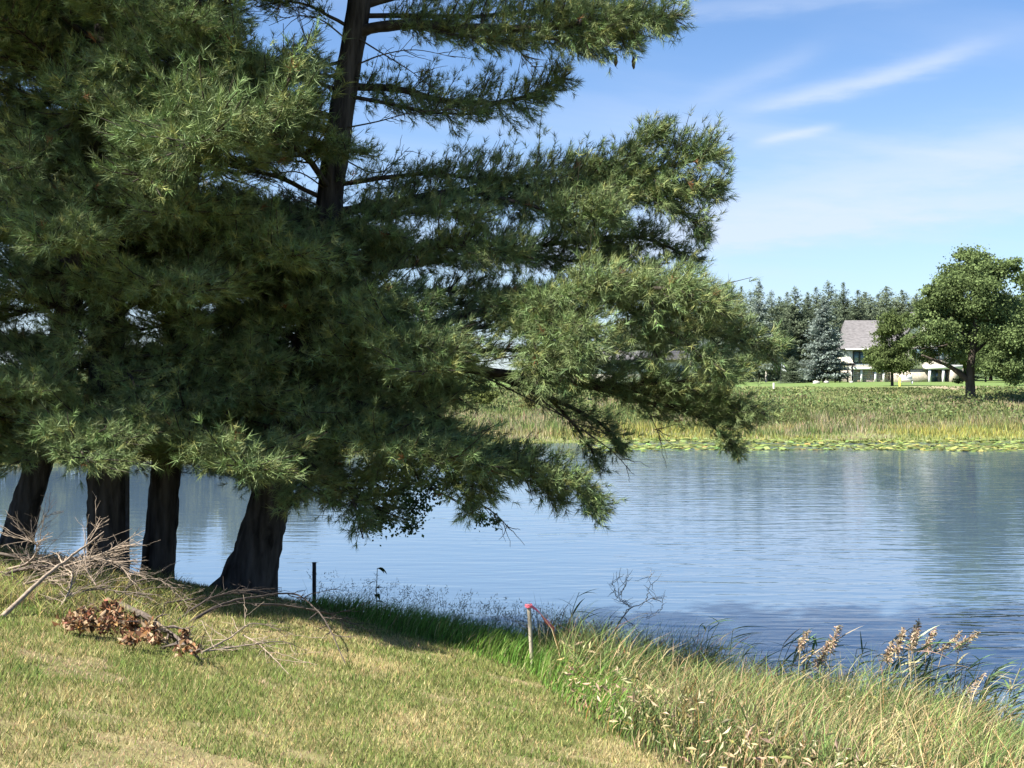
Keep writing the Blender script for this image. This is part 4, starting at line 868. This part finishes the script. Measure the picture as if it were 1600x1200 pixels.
spruce(1150, 462, 150, BLUE2, 14, 'blue green spruce partly hidden by the tip of the low pine limb', None, .8)
spruce(1098, 505, 128, BLUE, 14, 'low grey green spruce behind the sunlit pine bough', None, .95)
spruce(1234, 500, 175, SP[1], 16, 'narrow very dark spruce left of the silvery blue spruce', None, .7)
for k, (u, tp) in enumerate([(1128, 455), (1158, 446), (1205, 452), (1218, 462), (1242, 446), (1262, 455), (1294, 437), (1318, 440), (1306, 455), (1340, 452), (1360, 462), (1275, 447), (1385, 455), (1070, 470), (1040, 462), (1100, 468), (1172, 452), (1230, 455)]):
    spruce(u, tp, 200+rng.uniform(-8, 14), SP[k % 2], 16, 'dark spruce in the dense row of evergreens behind the lawn', 'row of dark evergreens', rng.uniform(.85, 1.15))
for k, (u, tp) in enumerate([(1385, 446), (1410, 452), (1352, 455), (1432, 458), (1455, 462), (1400, 470), (1478, 466)]):
    spruce(u, tp, 215+rng.uniform(0, 12), SP[2], 15, 'round topped pine rising behind the house roof', 'pines behind the house', 1.25)
for k in range(26):
    u = 1010+k*19+rng.uniform(-6, 6); tp = rng.uniform(452, 478)
    if k % 3 == 2: place('deciduous_tree', BR[k % 2], fz(u, 232), (1.25, 1.25, rng.uniform(1.05, 1.25)), k, 'rounded leafy tree filling the wood behind the evergreen row', 'tree', 'leafy trees in the wood behind the evergreens')
    else: spruce(u, tp, 226+rng.uniform(-4, 8), SP[k % 3], 16 if k % 3 < 2 else 15, 'grey green conifer at the back of the wood beyond the far lawn', 'conifers at the back of the wood', rng.uniform(1.2, 1.5))
for k, (u, tp, Yd) in enumerate([(1238, 560, 160), (1258, 555, 172), (1160, 560, 178), (1130, 556, 170)]):
    place('evergreen_bush', SP[k % 2], fz(u, Yd), (.42, .42, .22), k, ['dark bushy evergreen at the foot of the silvery blue spruce', 'low dark evergreen behind the pergola', 'low dark evergreen among the bare trunks', 'low dark evergreen behind the pine limb tip'][k], 'bush')
for k, (u, Yd, q) in enumerate([(1476, 214, 1.25), (1512, 205, 1.2), (1548, 212, 1.25), (1584, 200, 1.15), (1622, 210, 1.25), (1665, 204, 1.2), (1540, 176, .55), (1575, 172, .6), (1605, 178, .65), (1640, 170, .6)]):
    place('deciduous_tree', BR[k % 2], fz(u, Yd), q, k*1.3, 'leafy tree of the wood seen behind and below the big oak', 'tree', 'woodland trees behind the oak')
# trees far behind, on both sides
for k, u in enumerate([-260, -60, 60, 240, 380, 560, 720, 860, 980, 1650, 1760]):
    Yd = 240+rng.uniform(-25, 50); place('deciduous_tree', BR[k % 3], fz(u, Yd), rng.uniform(.55, .75) if u < 900 else 1.2, k*1.7, 'leafy tree in the distant belt beyond the lake', 'tree', 'distant trees beyond the lake')
for k, u in enumerate([-240, -90, 20, 120, 230, 320, 410, 500, 590, 670, 750, 830, 900, 980, 1060]):
    x_ = (u-800)/F*66; Yd = float(fshore(x_))+rng.uniform(5, 14) if u < 560 else float(fshore(x_))+rng.uniform(16, 30)
    place('shrub', SHR[k % 2], fz(u, Yd), (1.0 if u < 560 else .62)*rng.uniform(.75, 1.15), k*2.1, 'olive green shrub on the far bank seen past the pine trunks', 'shrub', 'shrubs along the far bank')
for k, (u, sc_) in enumerate([(90, .5), (190, .58), (290, .55), (385, .6), (470, .5)]):
    x_ = (u-800)/F*68; place('bank_tree', BR[2], fz(u, float(fshore(x_))+8+k % 3), sc_, k*1.9, ['olive bank tree between the leaning and the thick pine', 'olive bank tree just behind the slender pine trunk', 'olive bank tree right of the slender pine trunk', 'olive bank tree behind the flared pine', 'olive bank tree right of the flared pine trunk'][k], 'tree')
# dark leafy branch hanging behind the pine, over the water
gt = np.array([(428-800)/F*16.6, 16.6, 0]); gt[2] = float(hgt(gt[0], gt[1]))
bt = empty('shore_tree', gt, 'small broadleaf tree with dark round leaves behind the pine boughs', 'tree')
s = Soup(); pp = []
for (u, v, r, dy) in [(580, 740, 30, .3), (620, 770, 30, 0), (600, 805, 26, 0), (650, 790, 24, .2), (580, 815, 22, -.1), (680, 760, 24, .2), (640, 740, 30, .3), (640, 820, 16, 0), (750, 810, 14, .1), (775, 815, 10, .1), (735, 790, 12, 0)]:
    c = P3(u, v, 17.4+dy)-gt; m = int(r*r*.75); pp.append(c+rng.normal(0, .5, (m, 3))*r/F*17.4)
pp = np.concatenate(pp); leaves_at(s, pp, .056, jit((.09, .14, .05), len(pp), .2)); s.build('crown', M['leaf'], bt)
s = Soup(); tp0 = P3(600, 690, 17.5)-gt
tube(s, catmull([(0, 0, -.1), P3(440, 780, 16.7)-gt, P3(520, 700, 17.2)-gt, tp0], 14), np.linspace(.05, .015, 14), 7); s.build('trunk', M['twig'], bt, smooth=True)
for (u, v) in [(580, 800), (650, 805), (700, 770), (770, 812), (560, 820), (600, 815), (620, 775), (640, 825), (680, 750), (735, 795), (590, 750), (750, 805)]:
    e_ = P3(u, v, 17.4)-gt; s = Soup(); tube(s, catmull([tp0*.8, (tp0*.8+e_)/2+np.array([0, 0, .15]), e_], 10), np.linspace(.014, .003, 10), 5); s.build('limb', M['twig'], bt)

# ------------------------------------------------------------------ far marsh, meadow, lily pads
s = Soup(); n = 56000
x = rng.uniform(-45, 62, n); t = rng.random(n)**.85*22; y = fshore(x)+t-1.0; z = hgt(x, y); k = z > -.25; x, y, t, z = x[k], y[k], t[k], np.maximum(z[k], -.03); n = len(x)
nn = fbm(x*.10, y*.45, 3)
band = np.clip((t-2)/6, 0, 1)[:, None]
c0 = np.array([.25, .30, .075]); c1 = np.array([.33, .29, .12]); c2 = np.array([.19, .215, .085])
cl = c0*(1-band)+np.where((t < 12)[:, None], c1, c2)*band; cl = cl*(.45+1.1*nn)[:, None]; k = fbm(x*.22+60, y*.5, 3) > .56; cl[k] = np.array([.36, .31, .19]); k = fbm(x*.25+90, y*.6, 3) < .40; cl[k] = np.array([.17, .215, .08])
k = (nn > .55) & (t < 9); cl[k] = np.array([.36, .34, .10])*(.8+.4*rng.random(k.sum()))[:, None]
hb = np.interp(t, [0, 2, 5, 11, 16, 22], [.12, .20, .42, .75, .62, .4])*rng.uniform(.4, 1.25, n)*(.15+1.6*fbm(x*.38, y*.45, 3))
blades(s, np.stack([x, y, z], -1), hb, rng.uniform(.03, .07, n), jit(cl, n, .22), bend=.45, segs=2, yaw=rng.normal(0, .5, n))
tag(s.build('marsh_reeds', M['grass']), 'yellow green marsh reeds fringing the far shore', 'reeds', kind='stuff')
s = Soup(); n = 50000
x = rng.uniform(-50, 75, n); t = 14+rng.random(n)*31; y = fshore(x)+t; z = hgt(x, y)
nn = fbm(x*.14+40, y*.12, 3); cl = np.array([.185, .205, .088])*(.45+1.1*nn)[:, None]; k = fbm(x*.11+70, y*.16, 3) > .58; cl[k] = np.array([.34, .29, .18])
k = rng.random(n) < .15; cl[k] = np.array([.33, .28, .16]); k = nn > .66; cl[k] *= np.array([.75, .85, .8])
hb = rng.uniform(.12, .5, n)*(.3+1.4*fbm(x*.25, y*.25, 3))*np.interp(t, [14, 24, 36, 41, 45], [1.1, .9, .5, .15, .05])
blades(s, np.stack([x, y, z-.02], -1), hb, rng.uniform(.05, .11, n), jit(cl, n, .18), bend=.4, segs=2, yaw=rng.normal(0, .6, n))
n = 70000; x = rng.uniform(-50, 75, n); t = 12+rng.random(n)*32; y = fshore(x)+t; z = hgt(x, y); nn = fbm(x*.35, y*.35, 4)
leaves_at(s, np.stack([x, y, z+rng.random(n)*np.clip((nn-.36)*3.2, .05, 1.5)*np.interp(t, [12, 30, 37, 44], [1, .8, .35, .06])], -1), .22, jit(np.array([.135, .17, .068])*(.35+1.3*fbm(x*.14+7, y*.25, 3))[:, None], n, .25))
tag(s.build('meadow_grass', M['grass']), 'rough uncut meadow grass on the slope of the far bank', 'grass', kind='stuff')
s = Soup(); n = 8000
x = rng.uniform(4, 62, n); t = rng.uniform(-9.5, 1.5, n); y = fshore(x)+t; k = (fbm(x*.12, y*.8, 3) > .40+.05*(t < -5)) & ~((t > -3.6) & (t < -1.6) & (x < 26)); x, y = x[k], y[k]; n = len(x)
a = np.arange(7)*2*math.pi/7; r_ = rng.uniform(.10, .22, n)[:, None]; tilt = rng.normal(0, .16, (n, 2)); raise_ = np.maximum(rng.normal(.03, .06, n), .012)
dx = np.cos(a)[None]*r_; dy = np.sin(a)[None]*r_
V = np.stack([x[:, None]+dx, y[:, None]+dy, np.maximum(raise_[:, None]+dx*tilt[:, :1]+dy*tilt[:, 1:], .008)], -1)
ctr = np.stack([x, y, raise_], -1)[:, None]; V = np.concatenate([V, ctr], 1); i = np.arange(n)[:, None]*8
f = np.concatenate([i+np.array([[q, (q+1) % 7, 7]]) for q in range(7)]); cl = jit((.24, .295, .10), n, .25); k = rng.random(n) < .15; cl[k] = jit((.36, .34, .12), k.sum(), .2)
s.add(V.reshape(-1, 3), f, np.repeat(cl, 8, 0)); tag(s.build('lily_pads', M['leaf']), 'raft of water lily pads floating along the far shore', 'lily pads', kind='stuff')

# ------------------------------------------------------------------ house
HYD = 185.0; hk = HYD/F; hb_ = fz(1327, HYD)
house = empty('house', hb_, 'white house with flared grey shingle roof and stone lower storey beyond the lake', 'house')
def hx(u): return (u-1327)*hk
def hz_(v): return CAMZ-(v-HY)/F*HYD-hb_[2]
W_ = hx(1500); EV = hz_(545); RG = hz_(498); MID = hz_(576); DP = 11.0
s = Soup(); box(s, (.1, .1, MID), (W_, DP, EV+.2)); s.build('wall', M['siding'], house)
# stone lower storey with individual stones
s = Soup(); box(s, (.3, .35, -.5), (hx(1390), DP-.2, MID), (.33, .29, .24)); s.build('stone_wall', M['stone'], house)
st_par = house.children[-1]
box0 = Soup(); box(box0, (-.5, -.5, -.5), (.5, .5, .5)); 
sm = []
for q in range(6):
    b0 = Soup(); box(b0, (-.5, -.5, -.5), (.5, .5, .5), np.array([.40, .35, .29])*rng.uniform(.75, 1.3)*(1+.08*rng.standard_normal(3))); sm.append(b0.mesh('stone', M['stone']))
zz_ = 0.0; row = 0
while zz_ < MID-.2:
    hh_ = rng.uniform(.26, .36); xx_ = .35
    while xx_ < hx(1388):
        ww_ = rng.uniform(.35, .75); o = bpy.data.objects.new('stone', sm[rng.integers(6)]); col.objects.link(o); o.parent = st_par
        o.location = (xx_+ww_/2, .35, zz_+hh_/2); o.scale = (ww_-.04, .10+.06*rng.random(), hh_-.04); xx_ += ww_
    zz_ += hh_; row += 1
# bell-cast roof: front and back slope, flared at the left end
s = Soup(); nu = 14; u_ = np.linspace(0, 1, nu); prof_y = np.interp(u_, [0, .2, .5, 1], [-.75, .8, 2.6, DP/2]); prof_z = np.interp(u_, [0, .2, .5, 1], [EV, EV+.95, EV+2.2, RG])
xl = np.interp(u_, [0, .12, .3, .55, 1], [hx(1318.5), hx(1322), hx(1328), hx(1331.5), hx(1335.5)]); xr = np.full(nu, W_+.6)
V = []; 
for th in (0, -.18):
    for k in range(nu): V += [(xl[k], prof_y[k], prof_z[k]+th), (xr[k], prof_y[k], prof_z[k]+th)]
    for k in range(nu-2, -1, -1): V += [(xl[k], DP-prof_y[k], prof_z[k]+th), (xr[k], DP-prof_y[k], prof_z[k]+th)]
m_ = 2*nu-1; f = []
for k in range(m_-1):
    a0 = 2*k; b0 = 2*m_+2*k; f += [(a0, a0+1, a0+3, a0+2), (b0, b0+2, b0+3, b0+1), (a0, a0+2, b0+2, b0), (a0+1, b0+1, b0+3, a0+3)]
f += [(0, 2*m_, 2*m_+1, 1)]
for k in range(nu-1):
    p_, q_ = 2*k, 2*(m_-1-k)
    f += [(p_, p_+2, q_-2, q_) if k < nu-2 else (p_, p_+2, q_, q_)]
f = [t for t in f]
s.add(V, np.array([t for t in f if len(set(t)) == 4])); s.f.append(np.array([[2*(nu-2), 2*(nu-1), 2*nu]])); rf = s.build('roof', M['roof'], house)
s = Soup(); box(s, (hx(1319), -.86, EV-.16), (W_+.6, -.74, EV+.03)); s.build('gutter', M['beam'], rf)
# front gable with white boards
s = Soup(); gx0, gx1, gp = hx(1412), hx(1478), (hx(1434), hz_(488)); y0, y1 = -1.6, 4.0
s.add([(gx0, y0, MID), (gx1, y0, MID), (gx1, y0, hz_(540)), (gp[0], y0, gp[1]), (gx0, y0, hz_(525)), (gx0, y1, MID), (gx1, y1, MID), (gx1, y1, hz_(540)), (gp[0], y1, gp[1]), (gx0, y1, hz_(525))],
      [(0, 1, 2, 3), (5, 8, 7, 6), (0, 5, 6, 1), (1, 6, 7, 2)]); s.f.append(np.array([[0, 3, 4], [5, 9, 8]])); s.f.append(np.array([[0, 4, 9, 5]])); s.build('front_gable', M['siding'], house)
for (p, q) in [((gx0-.5, hz_(529)), gp), (gp, (gx1+.4, hz_(543)))]:
    s = Soup(); d = np.array([q[0]-p[0], q[1]-p[1]]); nrm = np.array([-d[1], d[0]])/np.linalg.norm(d)*.2; lo_ = []
    for yq in (y0-.45, y1):
        lo_ += [(p[0], yq, p[1]+.02), (q[0], yq, q[1]+.02), (q[0]+nrm[0], yq, q[1]+nrm[1]+.02), (p[0]+nrm[0], yq, p[1]+nrm[1]+.02)]
    s.add(lo_, [(0, 1, 2, 3), (4, 7, 6, 5), (0, 4, 5, 1), (1, 5, 6, 2), (2, 6, 7, 3), (3, 7, 4, 0)]); s.build('gable_roof', M['roof'], house)
def window(u0, u1, v0, v1, y=.1, panes=3):
    x0, x1, z0, z1 = hx(u0), hx(u1), hz_(v1), hz_(v0); w_ = empty('window', (0, 0, 0)); w_.parent = house
    s = Soup(); t = .14
    box(s, (x0-t, y-.10, z0-t), (x1+t, y-.012, z0)); box(s, (x0-t, y-.10, z1), (x1+t, y-.012, z1+t)); box(s, (x0-t, y-.098, z0), (x0, y-.012, z1)); box(s, (x1, y-.098, z0), (x1+t, y-.012, z1))
    pw = (x1-x0)/panes
    for k in range(1, panes): box(s, (x0+k*pw-.07, y-.09, z0), (x0+k*pw+.07, y-.012, z1))
    s.build('window_frame', M['darkwood'] if panes > 1 else M['beam'], w_)
    for k in range(panes):
        s = Soup(); box(s, (x0+k*pw+(.07 if k else 0), y-.05, z0), (x0+(k+1)*pw-(.07 if k < panes-1 else 0), y-.015, z1)); s.build('pane', M['glass'], w_)
window(1334, 1362, 550, 567); window(1370, 1384, 550, 567, panes=2); window(1424, 1446, 545, 562, y=-1.6, panes=2); window(1452, 1470, 546, 562, y=-1.6, panes=2)
s = Soup(); box(s, (hx(1333), -.02, hz_(571)), (hx(1363), .09, hz_(568.5))); s.build('window_sill', M['beam'], house)
s = Soup(); box(s, (hx(1327), -.30, hz_(577.5)), (hx(1384), .09, hz_(573.5))); s.build('deck_beam', M['beam'], house)
for u in (1332, 1346, 1368, 1381):
    s = Soup(); box(s, (hx(u)-.15, -.05, -.1), (hx(u)+.15, .22, hz_(577.6))); s.build('column', M['beam'], house)
s = Soup(); box(s, (hx(1436), -3.2, hz_(577)), (hx(1492), -1.61, hz_(570.5))); s.build('porch_beam', M['beam'], house)
for u in (1442, 1463):
    s = Soup(); box(s, (hx(u)-.16, -3.1, -.3), (hx(u)+.16, -2.8, hz_(577.1))); s.build('column', M['beam'], house)
s = Soup(); box(s, (hx(1473), -3.15, -.3), (hx(1486), -1.7, hz_(577.1)), (.40, .35, .29)); s.build('stone_pier', M['stone'], house)
s = Soup(); box(s, (hx(1391), -1.4, -.4), (hx(1500), .3, MID+.05), (.42, .37, .30)); s.build('lower_wall', M['stone'], house)
for (u0, u1) in ((1445, 1460), (1465, 1472)):  # thin dark panels on the flat wall stand in for the shaded porch recess
    s = Soup(); box(s, (hx(u0), -1.46, -.1), (hx(u1), -1.405, hz_(578))); s.build('recess_shade', M['glass'], house)
s = Soup(); p0 = np.array([hx(1318), -.6, hz_(555)]); p1 = np.array([hx(1331), -.6, hz_(568)])
tube(s, np.array([p0, p1]), .14, 6); tube(s, np.array([p0-[0, 0, .55], p1-[0, 0, .55]]), .10, 6); s.build('stair_rail', M['beam'], house)
# outbuilding
g2 = fz(884, 150); k2 = 150/F
gar = empty('garage_building', g2, 'long low white outbuilding with grey roof seen through the pine boughs', 'building')
gh = lambda v: CAMZ-(v-HY)/F*150-g2[2]; gw_ = (1085-884)*k2
s = Soup(); box(s, (0, 0, -.5), (gw_, 8, gh(560))); s.build('wall', M['siding'], gar)
s = Soup(); e0 = gh(560); e1 = gh(547)
s.add([(-.6, -.6, e0-.1), (gw_+.6, -.6, e0-.1), (gw_+.6, 4, e1), (-.6, 4, e1), (-.6, 8.6, e0-.1), (gw_+.6, 8.6, e0-.1), (-.6, -.6, e0-.3), (gw_+.6, -.6, e0-.3), (gw_+.6, 4, e1-.2), (-.6, 4, e1-.2), (-.6, 8.6, e0-.3), (gw_+.6, 8.6, e0-.3)],
      [(0, 1, 2, 3), (3, 2, 5, 4), (6, 9, 8, 7), (9, 10, 11, 8), (0, 6, 7, 1), (4, 5, 11, 10), (0, 3, 9, 6), (3, 4, 10, 9), (1, 7, 8, 2), (2, 8, 11, 5)]); s.build('roof', M['roof'], gar)
for u in (905, 965, 1020, 1060):
    s = Soup(); x0 = (u-884)*k2; box(s, (x0, -.06, .9), (x0+1.1, -.005, 2.2)); s.build('window', M['glass'], gar)
# pergola and small things on the far lawn
pg0 = fz(1274, 172); kp = 172/F; pg = empty('pergola', pg0, 'dark open timber pergola at the foot of the silvery blue spruce', 'pergola')
pw = (1332-1274)*kp; ph = 2.3
for xx_ in (0, pw*.33, pw*.66, pw):
    for yy_ in (0, 2.5):
        s = Soup(); box(s, (xx_-.09, yy_-.09, -.3), (xx_+.09, yy_+.09, ph)); s.build('post', M['darkwood'], pg)
for yy_ in (0, 2.5):
    s = Soup(); box(s, (-.4, yy_-.07, ph+.003), (pw+.4, yy_+.07, ph+.22)); s.build('beam', M['darkwood'], pg)
for k in range(10):
    s = Soup(); xx_ = -.2+k*(pw+.4)/9; box(s, (xx_-.05, -.5, ph+.224), (xx_+.05, 3.0, ph+.36)); s.build('rafter', M['darkwood'], pg)
def small(name, px, v0, v1, Yd, r, m, label, cat):
    b = fz(px, Yd); h = CAMZ-(v0-HY)/F*Yd-b[2]; s = Soup()
    tube(s, np.array([[0, 0, -.2], [0, 0, h*.97], [0, 0, h]]), [r, r, r*.6], 8); tag(s.build(name, M[m], loc=b), label, cat)
small('marker_post', 1406, 588, 600, 124, .10, 'yellow', 'yellow marker post on the lawn in front of the house', 'post')
small('wooden_post', 1209, 598, 608, 118, .10, 'greypost', 'grey wooden post on the edge of the far lawn', 'post')
# pale dead trunk with bare limbs
b = fz(1197, 176); dt = empty('dead_tree', b, 'pale bare dead trunk standing among the spruces', 'dead tree'); h = CAMZ-(552-HY)/F*176-b[2]
s = Soup(); tube(s, catmull([(0, 0, -.3), (.05, 0, h*.5), (0, 0, h)], 10), np.linspace(.16, .10, 10), 8, (.50, .46, .40)); s.build('trunk', M['deadwood'], dt, smooth=True)
for k in range(5):
    z_ = h*(.45+.11*k); s = Soup(); tube(s, catmull([(0, 0, z_), (.9, 0, z_-.1), (1.9, .2, z_-.6-.1*k)], 8), np.linspace(.06, .02, 8), 5, (.42, .36, .31)); s.build('limb', M['deadwood'], dt)
# white flag on a short pole
b = fz(1220, 150); fl = empty('small_flag', b, 'small white flag hanging on a pole before the dark spruces', 'flag'); h = CAMZ-(566-HY)/F*150-b[2]
s = Soup(); tube(s, np.array([[0, 0, -.2], [0, 0, h+.1]]), .03, 6); s.build('pole', M['iron'], fl)
s = Soup(); zf = np.linspace(0, 1, 8); V = []
for th in (0, .02):
    for q in zf: V += [(.03, th, h-q*.95), (.55-.12*math.sin(q*5), th+.12*math.sin(q*6), h-q*1.05-.1)]
f = [(2*k, 2*k+1, 2*k+3, 2*k+2) for k in range(7)]+[(16+2*k, 18+2*k, 19+2*k, 17+2*k) for k in range(7)]; s.add(V, f); s.build('cloth', M['white'], fl)
# white garden bench and pale boulders
b = fz(1416, 150); be = empty('garden_bench', b, 'small white garden bench on the lawn before the house', 'bench')
for nm, lo, hi in [('seat', (-.8, -.25, .42), (.8, .25, .50)), ('backrest', (-.8, .22, .52), (.8, .30, 1.0)), ('leg', (-.75, -.2, -.1), (-.65, .2, .415)), ('leg', (.65, -.2, -.1), (.75, .2, .415))]:
    s = Soup(); box(s, lo, hi); s.build(nm, M['beam'], be)
for k, (u, Yd, r) in enumerate([(1276, 152, .34), (1291, 156, .26), (1330, 160, .22)]):
    s = Soup(); th, ph_ = np.meshgrid(np.linspace(0, math.pi, 8), np.linspace(0, 2*math.pi, 12, endpoint=False)); rr = r*(1+.14*rng.standard_normal(th.shape)); rr[:, 0] = r; rr[:, -1] = r
    V = np.stack([rr*np.sin(th)*np.cos(ph_)*1.3, rr*np.sin(th)*np.sin(ph_), rr*np.cos(th)*.8], -1).reshape(-1, 3); f = [(i*8+j, i*8+j+1, ((i+1) % 12)*8+j+1, ((i+1) % 12)*8+j) for i in range(12) for j in range(7)]
    s.add(V, f); tag(s.build('boulder', M['rock'], loc=fz(u, Yd)+np.array([0, 0, r*.3])), ['largest pale boulder in front of the pergola', 'middle pale boulder in front of the pergola posts', 'smallest pale boulder between the pergola and the house'][k], 'boulder')
